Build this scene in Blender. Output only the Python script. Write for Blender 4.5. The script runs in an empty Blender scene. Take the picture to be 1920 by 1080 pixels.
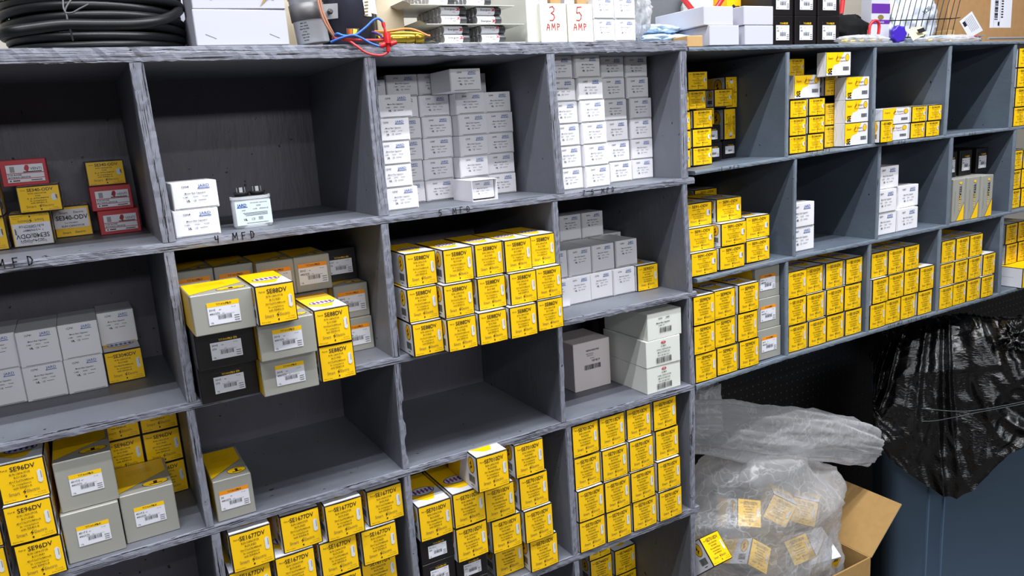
import bpy, bmesh, math, random
from mathutils import Vector, Matrix, Euler, noise
S = bpy.context.scene
C = S.collection
random.seed(7)
PI = math.pi

# ---------------------------------------------------------------- camera
CAM_Z = 1.75
R_ = Vector((0.8632723591, -0.5000680880, -0.0685035859))
U_ = Vector((0.1625956117, 0.1470339612, 0.9756760125))
F_ = Vector((0.4778320845, 0.8534125154, -0.2082392312))
FPX = 1439.5066
cd = bpy.data.cameras.new('camera'); cam = bpy.data.objects.new('camera', cd); C.objects.link(cam)
cd.sensor_width = 36; cd.lens = 36 * FPX / 1920; cd.clip_start = 0.02; cd.clip_end = 60
M3 = Matrix((R_, U_, -F_)).transposed().to_4x4()
M3.translation = Vector((0, 0, CAM_Z)); cam.matrix_world = M3
S.camera = cam

def at(px, py, Y):
    """the point of the place that lies at distance Y behind the camera plane y=0 under a pixel"""
    d = R_ * ((px - 960) / FPX) - U_ * ((py - 540) / FPX) + F_
    d = d * (Y / d.y)
    return Vector((d.x, d.y, d.z + CAM_Z))

# ---------------------------------------------------------------- light
w = bpy.data.worlds.new('world'); S.world = w; w.use_nodes = True
w.node_tree.nodes['Background'].inputs[0].default_value = (0.78, 0.84, 1.0, 1)
w.node_tree.nodes['Background'].inputs[1].default_value = 0.03
def area(name, loc, sx, sy, e, col=(0.93, 0.96, 1.0), rot=(0, 0, 0)):
    l = bpy.data.lights.new(name, 'AREA'); l.shape = 'RECTANGLE'; l.size = sx; l.size_y = sy
    l.energy = e; l.color = col
    o = bpy.data.objects.new(name, l); C.objects.link(o); o.location = loc; o.rotation_euler = rot
    return o
# twin tube strip lights on the ceiling above the aisle, and the rows further back in the shop
area('ceiling_tube', (1.0, 0.60, 3.18), 3.4, 0.035, 56)
area('ceiling_tube', (1.0, 0.33, 3.18), 3.4, 0.035, 56 * 0.8)
area('ceiling_tube', (0.6, -2.2, 3.18), 3.6, 0.12, 50)
area('ceiling_tube', (0.6, -5.0, 3.18), 3.6, 0.5, 50 * 2.6, rot=(0.5, 0, 0))
vs = S.view_settings
vs.view_transform = 'Standard'; vs.look = 'None'; vs.gamma = 1.0; vs.use_curve_mapping = False
vs.exposure = 0.2

# ---------------------------------------------------------------- materials
MATS = {}
def lin(c):
    return tuple(((v / 255) / 12.92 if v / 255 <= 0.04045 else ((v / 255 + 0.055) / 1.055) ** 2.4) for v in c)
def mat(name, rgb, rough=0.5, metal=0.0, spec=0.5, bump=None, vary=None, coat=0.0):
    """rgb is sRGB 0-255. bump=(scale xyz, strength, distance); vary=(scale xyz, amount)"""
    if name in MATS: return MATS[name]
    m = bpy.data.materials.new(name); m.use_nodes = True; nt = m.node_tree; N = nt.nodes; L = nt.links
    b = N['Principled BSDF']; col = lin(rgb) + (1,)
    b.inputs['Base Color'].default_value = col; b.inputs['Roughness'].default_value = rough
    b.inputs['Metallic'].default_value = metal; b.inputs['Specular IOR Level'].default_value = spec
    b.inputs['Coat Weight'].default_value = coat
    if bump or vary:
        tc = N.new('ShaderNodeTexCoord')
    if vary:
        mp = N.new('ShaderNodeMapping'); mp.inputs['Scale'].default_value = vary[0]
        no = N.new('ShaderNodeTexNoise'); no.inputs['Scale'].default_value = 1; no.inputs['Detail'].default_value = 6
        mx = N.new('ShaderNodeMix'); mx.data_type = 'RGBA'
        L.new(tc.outputs['Object'], mp.inputs[0]); L.new(mp.outputs[0], no.inputs['Vector'])
        rp = N.new('ShaderNodeMapRange'); rp.inputs[1].default_value = 0.3; rp.inputs[2].default_value = 0.7
        L.new(no.outputs[0], rp.inputs[0]); L.new(rp.outputs[0], mx.inputs[0])
        a = vary[1]
        mx.inputs[6].default_value = tuple(v * (1 - a) for v in col[:3]) + (1,)
        mx.inputs[7].default_value = tuple(min(1, v * (1 + a)) for v in col[:3]) + (1,)
        L.new(mx.outputs[2], b.inputs['Base Color'])
    if bump:
        mp = N.new('ShaderNodeMapping'); mp.inputs['Scale'].default_value = bump[0]
        no = N.new('ShaderNodeTexNoise'); no.inputs['Scale'].default_value = 1; no.inputs['Detail'].default_value = 5
        bp = N.new('ShaderNodeBump'); bp.inputs['Strength'].default_value = bump[1]; bp.inputs['Distance'].default_value = bump[2]
        L.new(tc.outputs['Object'], mp.inputs[0]); L.new(mp.outputs[0], no.inputs['Vector'])
        L.new(no.outputs[0], bp.inputs['Height']); L.new(bp.outputs[0], b.inputs['Normal'])
    MATS[name] = m
    return m

def wood(name, rgb, grain, crack, crack_amt, rough=0.5):
    """painted plywood: brush grain bump, blotches, and dark splits along the grain (crack = noise scale xyz)"""
    m = mat(name, rgb, rough); nt = m.node_tree; N = nt.nodes; L = nt.links; b = N['Principled BSDF']
    tc = N.new('ShaderNodeTexCoord')
    def no_(scale, detail=5, rough_=0.5, w_=0):
        mp = N.new('ShaderNodeMapping'); mp.inputs['Scale'].default_value = scale
        mp.inputs['Location'].default_value = (w_, w_, w_)
        n = N.new('ShaderNodeTexNoise'); n.inputs['Scale'].default_value = 1; n.inputs['Detail'].default_value = detail
        n.inputs['Roughness'].default_value = rough_
        L.new(tc.outputs['Object'], mp.inputs[0]); L.new(mp.outputs[0], n.inputs['Vector']); return n.outputs[0]
    g = no_(grain, 6, 0.6); k = no_(crack, 4, 0.65, 3.1); bl = no_((5, 5, 5), 5, 0.6, 9.0); d = no_((90, 90, 90), 2, 0.5, 5.0)
    c = lin(rgb)
    mx = N.new('ShaderNodeMix'); mx.data_type = 'RGBA'
    mr = N.new('ShaderNodeMapRange'); mr.inputs[1].default_value = 0.35; mr.inputs[2].default_value = 0.65
    L.new(bl, mr.inputs[0]); L.new(mr.outputs[0], mx.inputs[0])
    mx.inputs[6].default_value = tuple(v * 0.86 for v in c) + (1,); mx.inputs[7].default_value = tuple(v * 1.12 for v in c) + (1,)
    kr = N.new('ShaderNodeMapRange'); kr.inputs[1].default_value = 0.5 + crack_amt; kr.inputs[2].default_value = 0.515 + crack_amt
    kr.inputs[3].default_value = 0; kr.inputs[4].default_value = 1
    L.new(k, kr.inputs[0])
    dr = N.new('ShaderNodeMapRange'); dr.inputs[1].default_value = 0.735; dr.inputs[2].default_value = 0.75
    L.new(d, dr.inputs[0])
    ad = N.new('ShaderNodeMath'); ad.operation = 'MAXIMUM'; L.new(kr.outputs[0], ad.inputs[0]); L.new(dr.outputs[0], ad.inputs[1])
    m2 = N.new('ShaderNodeMix'); m2.data_type = 'RGBA'; L.new(ad.outputs[0], m2.inputs[0]); L.new(mx.outputs[2], m2.inputs[6])
    m2.inputs[7].default_value = lin((26, 24, 26)) + (1,)
    L.new(m2.outputs[2], b.inputs['Base Color'])
    h = N.new('ShaderNodeMath'); h.operation = 'MULTIPLY_ADD'; h.inputs[1].default_value = -1.6
    L.new(ad.outputs[0], h.inputs[0]); L.new(g, h.inputs[2])
    bp = N.new('ShaderNodeBump'); bp.inputs['Strength'].default_value = 0.75; bp.inputs['Distance'].default_value = 0.0016
    L.new(h.outputs[0], bp.inputs['Height']); L.new(bp.outputs[0], b.inputs['Normal'])
    return m
LF = (108, 111, 120); RF = (86, 96, 108)
wood('paint shelf', LF, (60, 12, 60), (30, 7, 30), 0.24)
wood('paint divider', LF, (60, 60, 24), (9, 9, 60), 0.25)
wood('paint back', (88, 84, 94), (70, 70, 14), (60, 60, 8), 0.235, 0.42)
wood('paint edge x', (128, 130, 142), (14, 160, 260), (11, 240, 560), 0.075)
wood('paint edge z', (128, 130, 142), (260, 160, 14), (560, 240, 11), 0.085)
wood('paint2 shelf', RF, (30, 8, 30), (20, 5, 20), 0.27)
wood('paint2 divider', RF, (20, 20, 30), (9, 9, 40), 0.28)
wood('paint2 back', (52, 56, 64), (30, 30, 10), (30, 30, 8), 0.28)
wood('paint2 edge x', (112, 122, 134), (20, 80, 120), (14, 120, 260), 0.16)
wood('paint2 edge z', (112, 122, 134), (120, 80, 20), (260, 120, 14), 0.17)

mat('yellow', (255, 203, 16), 0.32, spec=0.5)
mat('yellow2', (250, 190, 20), 0.32)
mat('black card', (24, 20, 22), 0.35)
mat('ink', (42, 30, 22), 0.5)
mat('ink grey', (128, 112, 62), 0.5)
mat('ink brown', (150, 96, 16), 0.5)
mat('white card', (236, 234, 238), 0.5)
mat('white gloss', (226, 226, 232), 0.35)
mat('cap white', (222, 224, 226), 0.3)
mat('cap grey', (150, 150, 150), 0.3)
mat('blue ink', (42, 84, 160), 0.5)
mat('blue emblem', (60, 62, 170), 0.4)
mat('grey card', (158, 156, 148), 0.36)
mat('kraft', (190, 152, 100), 0.75, vary=((60, 60, 60), 0.06))
mat('red card', (190, 40, 52), 0.4)
mat('red ink', (186, 44, 52), 0.5)
mat('label white', (228, 228, 236), 0.45)
mat('orange', (244, 150, 20), 0.4)
mat('cream', (226, 222, 208), 0.6)
mat('metal', (196, 197, 200), 0.32, 0.45)
mat('dark metal', (90, 88, 88), 0.4, 0.6)
mat('black plastic', (26, 26, 28), 0.45)

# ---------------------------------------------------------------- mesh builder
GL = {}
def glyphs(s, bold, res):
    key = (s, bold, res)
    if key in GL: return GL[key]
    cu = bpy.data.curves.new('t', 'FONT'); cu.body = s; cu.size = 1.0; cu.offset = bold; cu.resolution_u = res
    o = bpy.data.objects.new('t', cu)
    me = o.to_mesh()
    V = [v.co.xy.copy() for v in me.vertices]; Fs = [tuple(p.vertices) for p in me.polygons]
    o.to_mesh_clear(); bpy.data.objects.remove(o); bpy.data.curves.remove(cu)
    if V:
        x0 = min(v.x for v in V); x1 = max(v.x for v in V)
    else: x0 = x1 = 0
    GL[key] = (V, Fs, x0, x1)
    return GL[key]

class MB:
    def __init__(self): self.v = []; self.f = []; self.m = []; self.sm = []; self.slots = []
    def mi(self, m):
        if m not in self.slots: self.slots.append(m)
        return self.slots.index(m)
    def face(self, pts, m, smooth=False):
        n = len(self.v); self.v += [tuple(p) for p in pts]; self.f.append(tuple(range(n, n + len(pts))))
        self.m.append(self.mi(m)); self.sm.append(smooth)
    def mesh(self, V, Fs, m, smooth=False):
        n = len(self.v); self.v += [tuple(p) for p in V]; k = self.mi(m)
        for f in Fs: self.f.append(tuple(i + n for i in f)); self.m.append(k); self.sm.append(smooth)
    def box(self, lo, hi, m, c=0.0):
        x0, y0, z0 = lo; x1, y1, z1 = hi
        if c <= 0:
            V = [(x, y, z) for z in (z0, z1) for y in (y0, y1) for x in (x0, x1)]
            self.mesh(V, [(0, 2, 3, 1), (4, 5, 7, 6), (0, 1, 5, 4), (2, 6, 7, 3), (0, 4, 6, 2), (1, 3, 7, 5)], m); return
        bm = bmesh.new(); bmesh.ops.create_cube(bm, size=1)
        for v in bm.verts: v.co = Vector((x0 + (v.co.x + .5) * (x1 - x0), y0 + (v.co.y + .5) * (y1 - y0), z0 + (v.co.z + .5) * (z1 - z0)))
        bmesh.ops.bevel(bm, geom=bm.edges[:], offset=c, segments=1, affect='EDGES')
        bm.verts.index_update()
        self.mesh([v.co[:] for v in bm.verts], [tuple(v.index for v in f.verts) for f in bm.faces], m); bm.free()
    def grid(self, fn, nu, nv, m, smooth=True, flip=False, closeu=False):
        V = [fn(i / nu, j / nv) for j in range(nv + 1) for i in range(nu + (0 if closeu else 1))]
        W = nu if closeu else nu + 1; Fs = []
        for j in range(nv):
            for i in range(nu):
                a = j * W + i; b = j * W + (i + 1) % W
                q = (a, b, b + W, a + W); Fs.append(q[::-1] if flip else q)
        self.mesh(V, Fs, m, smooth)
    def tube(self, pts, r, m, n=10, caps=True):
        pts = [Vector(p) for p in pts]; rr = r if isinstance(r, (list, tuple)) else [r] * len(pts)
        V = []; T = None; up = None
        for i, p in enumerate(pts):
            t = (pts[min(i + 1, len(pts) - 1)] - pts[max(i - 1, 0)]).normalized()
            if up is None:
                up = Vector((0, 0, 1)) if abs(t.z) < .9 else Vector((1, 0, 0))
            a = (up - t * up.dot(t)).normalized(); b = t.cross(a); up = a
            for k in range(n):
                an = 2 * PI * k / n; V.append(p + (a * math.cos(an) + b * math.sin(an)) * rr[i])
        Fs = []
        for i in range(len(pts) - 1):
            for k in range(n):
                Fs.append((i * n + k, i * n + (k + 1) % n, (i + 1) * n + (k + 1) % n, (i + 1) * n + k))
        self.mesh(V, Fs, m, True)
        if caps:
            self.face(V[:n][::-1], m); self.face(V[-n:], m)
    def lathe(self, prof, m, n=24, org=(0, 0, 0), axis='z', sy=1.0):
        V = []; o = Vector(org)
        for r, z in prof:
            for k in range(n):
                a = 2 * PI * k / n; p = Vector((r * math.cos(a), r * math.sin(a) * sy, z))
                if axis == 'x': p = Vector((p.z, p.x, p.y))
                if axis == 'y': p = Vector((p.x, p.z, p.y))
                V.append(o + p)
        Fs = [(i * n + k, i * n + (k + 1) % n, (i + 1) * n + (k + 1) % n, (i + 1) * n + k) for i in range(len(prof) - 1) for k in range(n)]
        self.mesh(V, Fs, m, True)
        if prof[-1][0] > 1e-6: self.face(V[-n:], m)
        if prof[0][0] > 1e-6: self.face(V[:n][::-1], m)
    def build(self, name, parent=None, loc=None, me_only=False):
        me = bpy.data.meshes.new(name); me.from_pydata(self.v, [], self.f)
        for s in self.slots: me.materials.append(MATS[s])
        me.polygons.foreach_set('material_index', self.m); me.polygons.foreach_set('use_smooth', self.sm)
        me.update()
        if me_only: return me
        return place(name, me, parent, loc)
def place(name, me, parent=None, loc=None):
    o = bpy.data.objects.new(name, me); C.objects.link(o)
    if parent: o.parent = parent
    if loc: o.location = loc
    return o
def empty(name, loc, rz=0.0):
    o = bpy.data.objects.new(name, None); C.objects.link(o); o.location = loc; o.rotation_euler = (0, 0, rz)
    o.empty_display_size = 0.05
    return o
def tag(o, label=None, cat=None, group=None, kind=None):
    if label: o['label'] = label
    if cat: o['category'] = cat
    if group: o['group'] = group
    if kind: o['kind'] = kind
    return o

# 2-D printing on a face: mapping fn(u, v, layer) -> xyz
EPS = 0.00014
class Print:
    def __init__(self, mb, fn): self.mb = mb; self.fn = fn
    def poly(self, pts, m, l=1): self.mb.face([self.fn(u, v, l) for u, v in pts], m)
    def rect(self, u0, v0, u1, v1, m, l=1, nu=1):
        for i in range(nu):
            a = u0 + (u1 - u0) * i / nu; b = u0 + (u1 - u0) * (i + 1) / nu
            self.poly([(a, v0), (b, v0), (b, v1), (a, v1)], m, l)
    def disc(self, u, v, ru, rv, m, l=1, n=20):
        self.poly([(u + ru * math.cos(2 * PI * k / n), v + rv * math.sin(2 * PI * k / n)) for k in range(n)], m, l)
    def text(self, s, u, v, size, m, align='c', bold=0.0, l=3, sx=1.0, fit=None, rot=0.0):
        V, Fs, x0, x1 = glyphs(s, bold, 2 if size > 0.0045 else 1)
        if not V: return
        wd = (x1 - x0) * size * sx
        if fit and wd > 0: sx *= fit / wd; wd = fit
        off = {'c': -wd / 2, 'l': 0, 'r': -wd}[align]
        ca, sa = math.cos(rot), math.sin(rot); P = []
        for q in V:
            a = off + (q.x - x0) * size * sx; b = q.y * size
            P.append(self.fn(u + a * ca - b * sa, v + a * sa + b * ca, l))
        self.mb.mesh(P, Fs, m)
    def barcode(self, u0, v0, u1, v1, m, l=3, n=16, seed=1):
        r = random.Random(seed); x = u0; st = (u1 - u0) / n
        for i in range(n):
            wd = st * r.choice((.3, .45, .7)); self.rect(x, v0, x + wd, v1, m, l); x += st
    def line(self, pts, t, m, l=3):
        for (a, b), (c, d) in zip(pts, pts[1:]):
            dx, dy = c - a, d - b; L = math.hypot(dx, dy) or 1; nx, ny = -dy / L * t / 2, dx / L * t / 2
            ex, ey = dx / L * t * .3, dy / L * t * .3
            self.poly([(a + nx - ex, b + ny - ey), (a - nx - ex, b - ny - ey), (c - nx + ex, d - ny + ey), (c + nx + ex, d + ny + ey)], m, l)

# handwritten strokes in a 0.6 x 1 cell
HW = {'0': [[(.3, 1), (.08, .75), (.08, .25), (.3, 0), (.52, .25), (.52, .75), (.3, 1)]], '1': [[(.3, 1), (.3, 0)]],
 '2': [[(.08, .8), (.3, 1), (.5, .8), (.4, .5), (.08, 0), (.55, .03)]], '3': [[(.1, .93), (.35, 1), (.5, .85), (.45, .65), (.22, .52), (.45, .4), (.5, .2), (.35, 0), (.08, 0)]],
 '4': [[(.1, 1), (.1, .5), (.5, .5)], [(.48, 1), (.42, 0)]], '5': [[(.55, 1), (.15, .97), (.1, .55), (.35, .6), (.52, .4), (.48, .15), (.3, 0), (.05, .03)]],
 '7': [[(.05, .95), (.5, 1), (.15, 0)]], '.': [[(.25, .03), (.32, .03)]], '/': [[(.1, -.1), (.5, 1)]],
 'M': [[(.0, 0), (.1, 1), (.33, .35), (.6, 1), (.66, 0)]], 'F': [[(.12, 0), (.1, 1), (.55, 1)], [(.1, .55), (.45, .55)]],
 'D': [[(.12, 0), (.12, 1), (.4, .9), (.55, .55), (.42, .12), (.12, 0)]], 'A': [[(.02, 0), (.25, .95), (.5, .75), (.55, 0)], [(.1, .4), (.5, .45)]],
 'P': [[(.15, 0), (.12, 1), (.5, .9), (.48, .6), (.15, .5)]]}
def hand(pr, s, u, v, h, m, t, adv=0.85, l=3, slant=0.0):
    r = random.Random(len(s) + ord(s[0]))
    for ch in s:
        if ch in HW:
            jit = r.uniform(-.06, .06)
            for st in HW[ch]:
                pr.line([(u + (x + slant * y) * h, v + (y + jit) * h) for x, y in st], t, m, l)
        u += h * adv * (0.6 if ch in '1.' else 1.0)

# ---------------------------------------------------------------- shelving
def plank_x(x0, x1, zt, t, y0, y1, ms, me, name, parent, seed, jag=0.0007, poly=None):
    """shelf board; zt = height of its top at y0, poly = [(x,z)] for a board that is not quite level"""
    r = random.Random(seed); mb = MB(); n = max(2, int((x1 - x0) / 0.009))
    f = (lambda x: zt) if not poly else (lambda x: next((a[1] + (b[1] - a[1]) * (x - a[0]) / (b[0] - a[0]) for a, b in zip(poly, poly[1:]) if x <= b[0]), poly[-1][1]))
    rows = []
    for i in range(n + 1):
        x = x0 + (x1 - x0) * i / n; z = f(x); j = lambda: r.uniform(-jag, jag)
        rows.append([(x, y1, z), (x, y0 + .004, z), (x, y0 + .0006 + j(), z - .0008 + j() * .7), (x, y0 + j() * .8, z - t * .5), (x, y0 + .0006 + j(), z - t + .0008 + j()), (x, y0 + .004, z - t), (x, y1, z - t)])
    V = [p for row in rows for p in row]; K = 7
    for k in range(K):
        k2 = (k + 1) % K; m = me if k in (1, 2, 3, 4) else ms
        mb.mesh(V, [], m)
        base = len(mb.v) - len(V)
        for i in range(n):
            a, b, c_, d = i * K + k, (i + 1) * K + k, (i + 1) * K + k2, i * K + k2
            mb.f.append((base + a, base + d, base + c_, base + b)); mb.m.append(mb.mi(m)); mb.sm.append(False)
    mb.face(rows[0], ms); mb.face(rows[-1][::-1], ms)
    return mb.build(name, parent)
def plank_z(xb, xt, z0, z1, t, y0, y1, ms, me, name, parent, seed, jag=0.0006, notch=None):
    r = random.Random(seed); mb = MB(); n = max(2, int((z1 - z0) / 0.009)); rows = []
    for i in range(n + 1):
        z = z0 + (z1 - z0) * i / n; x = xb + (xt - xb) * i / n; j = lambda: r.uniform(-jag, jag)
        h = t / 2; nt = 0
        if notch and any(a <= (z - z0) / (z1 - z0) <= b for a, b in notch): nt = 0.0035
        rows.append([(x - h, y1, z), (x - h, y0 + .004, z), (x - h + .0008 + j(), y0 + .0006 + j(), z), (x, y0 + j(), z), (x + h - .0008 - nt + j(), y0 + .0006 + j(), z), (x + h - nt, y0 + .004, z), (x + h, y1, z)])
    V = [p for row in rows for p in row]; K = 7
    for k in range(K):
        k2 = (k + 1) % K; m = me if k in (1, 2, 3, 4) else ms
        mb.mesh(V, [], m); base = len(mb.v) - len(V)
        for i in range(n):
            a, b, c_, d = i * K + k, (i + 1) * K + k, (i + 1) * K + k2, i * K + k2
            mb.f.append((base + a, base + b, base + c_, base + d)); mb.m.append(mb.mi(m)); mb.sm.append(False)
    mb.face(rows[0][::-1], ms); mb.face(rows[-1], ms)
    return mb.build(name, parent)

Z = lambda u: CAM_Z + u * 1.2
X = lambda u: u * 1.2
FY, BY = 1.2, 1.53
LU = tag(empty('shelving_unit', (0, 0, 0)), 'wide grey painted plywood pigeonhole shelving unit with rough cracked edges', 'shelving')
RU = tag(empty('shelving_unit', (0, 0, 0)), 'smoother dark grey plywood cubby unit on the right above the bags', 'shelving')
XL = -0.62
L0T = Z(.1155); L1T, L2T, L3T, L4T, L4A, L5T = Z(-.1105), Z(-.312), Z(-.4835), Z(-.7275), Z(-.7085), Z(-.9917)
plank_x(XL, X(.9245), L0T, .0205, FY, BY, 'paint shelf', 'paint edge x', 'top_board', LU, 1, .0010)
sL1 = plank_x(XL, X(.935), L1T, .0135, FY, BY, 'paint shelf', 'paint edge x', 'shelf', LU, 2)
plank_x(XL, X(.935), L2T, .0125, FY, BY, 'paint shelf', 'paint edge x', 'shelf', LU, 3)
plank_x(XL, X(.926), L3T, .0135, FY, BY, 'paint shelf', 'paint edge x', 'shelf', LU, 4)
plank_x(X(.357), X(.932), L4T, .0145, FY, BY, 'paint shelf', 'paint edge x', 'shelf', LU, 5)
plank_x(XL, X(.356), L4A, .0145, FY, BY, 'paint shelf', 'paint edge x', 'shelf', LU, 6)
plank_x(XL, X(.914), L5T, .0145, FY, BY, 'paint shelf', 'paint edge x', 'shelf', LU, 7)
mb = MB(); mb.box((XL, BY, 0.02), (X(.927), BY + .012, L0T - .0002), 'paint back'); mb.build('back_panel', LU)
def div(xb, xt, z0, z1, t, s, notch=None):
    return plank_z(X(xb), X(xt), z0 + .0002, z1 - .0002, t, FY + .0004, BY - .001, 'paint divider', 'paint edge z', 'divider', LU, s, notch=notch)
row0 = (L1T, L0T - .0205); row1 = (L2T, L1T - .0135); row2 = (L3T, L2T - .0125)
div(.0945, .0902, *row0, .0185, 11); div(.368, .3706, *row0, .019, 12); div(.659, .654, *row0, .0175, 13); div(.9147, .916, *row0, .0175, 14)
div(.0905, .0918, *row1, .0145, 15); div(.365, .3674, *row1, .0140, 16); div(.646, .6475, *row1, .0125, 17); div(.9215, .913, *row1, .0130, 18)
div(.0877, .0870, *row2, .0125, 19); div(.3616, .3645, *row2, .0125, 20, [(.12, .3), (.46, .62)]); div(.6403, .6435, *row2, .0110, 21); div(.9232, .918, *row2, .0120, 22)
div(.088, .0925, L4A, L3T - .0135, .014, 23); div(.3598, .3618, max(L4A, L4T), L3T - .0135, .0130, 24)
div(.6488, .648, L4T, L3T - .0135, .0135, 25); div(.9162, .9217, L4T, L3T - .0135, .0135, 26)
div(.649, .649, L5T, L4T - .0145, .0135, 27); div(.9155, .9155, L5T, L4T - .0145, .0135, 28); div(.3598, .3598, L5T, L4A - .0145, .0130, 29)
div(.9155, .9155, .02, L5T - .0145, .0135, 30); div(-.18, -.18, *row0, .0185, 31); div(-.18, -.18, *row1, .0145, 32); div(-.18, -.18, *row2, .0145, 33); div(-.18, -.18, L4A, L3T - .0135, .0145, 34)

XR = X(2.2)
r1 = [(X(.928), Z(-.1008)), (X(1.17), Z(-.0945)), (X(1.42), Z(-.0885)), (X(1.95), Z(-.087)), (XR, Z(-.087))]
r2 = [(X(.928), Z(-.291)), (X(1.15), Z(-.2862)), (XR, Z(-.2862))]
r3 = [(X(.928), Z(-.4875)), (X(1.17), Z(-.482)), (XR, Z(-.483))]
plank_x(X(.928), XR, Z(.1066), .0088, FY, BY, 'paint2 shelf', 'paint2 edge x', 'top_board', RU, 41, .0004, [(X(.928), Z(.1050)), (X(1.3), Z(.1066)), (XR, Z(.107))])
sR1 = plank_x(X(.937), XR, 0, .0085, FY, BY, 'paint2 shelf', 'paint2 edge x', 'shelf', RU, 42, .0004, r1)
sR2 = plank_x(X(.937), XR, 0, .0095, FY, BY, 'paint2 shelf', 'paint2 edge x', 'shelf', RU, 43, .0004, r2)
sR3 = plank_x(X(.930), XR, 0, .0100, FY, BY, 'paint2 shelf', 'paint2 edge x', 'shelf', RU, 44, .0004, r3)
mb = MB(); mb.box((X(.928), BY, Z(-.50)), (XR, BY + .01, Z(.1045)), 'paint2 back'); mb.build('back_panel', RU)
mb = MB(); mb.box((X(.928), BY - .02, Z(-.50) - .03), (XR, BY + .01, Z(-.50)), 'paint2 shelf'); mb.build('rear_cleat', RU)
def div2(x, z0, z1, t, s, top=0):
    return plank_z(X(x[0]), X(x[1]), z0 + .0002, z1 - .0002 - top, t, FY + .0004, BY - .001, 'paint2 divider', 'paint2 edge z', 'divider', RU, s, .0003)
def zr(pl, x):
    for a, b in zip(pl, pl[1:]):
        if x <= b[0]: return a[1] + (b[1] - a[1]) * (x - a[0]) / (b[0] - a[0])
    return pl[-1][1]
for i, x in enumerate([(1.1662, 1.168), (1.4190, 1.4169), (1.663, 1.669), (1.9188, 1.920)]):
    div2(x, zr(r1, X(x[0])), Z(.0982), .0090 if i < 2 else .0115, 50 + i, .006 if i == 0 else 0)
for i, x in enumerate([(1.1888, 1.1902), (1.4388, 1.4416), (1.6905, 1.689), (1.9438, 1.9426)]):
    div2(x, zr(r2, X(x[0])), zr(r1, X(x[0])) - .0085, .0090 if i < 2 else .0135, 60 + i)
for i, x in enumerate([(1.1705, 1.168), (1.4168, 1.4173), (1.665, 1.662), (1.9187, 1.912)]):
    div2(x, zr(r3, X(x[0])), zr(r2, X(x[0])) - .0095, .0105 if i < 2 else .0122, 70 + i)

# felt-pen marks on the shelf edges
mat('felt pen', (30, 30, 40), 0.6)
def marking(s, px0, py0, px1, parent, h, t=.0016, dz=0.0, adv=.85):
    a = at(px0, py0, FY); b = at(px1, py0, FY); mb = MB()
    pr = Print(mb, lambda u, v, l: (a.x + u, FY - .0017 - l * 1e-5, a.z + v + dz))
    k = sum(.6 if c in '1.' else 1 for c in s)
    hand(pr, s, 0, 0, h, 'felt pen', t, (b.x - a.x) / h / k)
    return tag(mb.build('marking', parent), 'handwritten ' + s)
marking('3 MFD', -62, 507, 82, sL1, .0115, .0018, dz=-.003, adv=1)
marking('4 MFD', 403, 455, 487, sL1, .0105, .0017)
marking('5 MFD', 822, 405, 888, sL1, .0100, .0014)
marking('7.5 MFD', 1092, 367, 1156, sL1, .0092, .0014)
marking('10 MFD', 1346, 323, 1390, sR1, .0072, .0010, dz=.002)
marking('12.5 MFD', 1517, 290, 1558, sR1, .0068, .0010, dz=.002)
marking('15 MFD', 1668, 272, 1700, sR1, .0068, .0010, dz=.001)
marking('17 MFD', 1803, 256, 1831, sR1, .0066, .0010, dz=.001)
marking('45/5 MFD', 1664, 614, 1692, sR3, .0070, .0012, dz=-.001)
marking('45/5 MFD', 1702, 604, 1738, sR3, .0070, .0011, dz=-.001)
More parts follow.
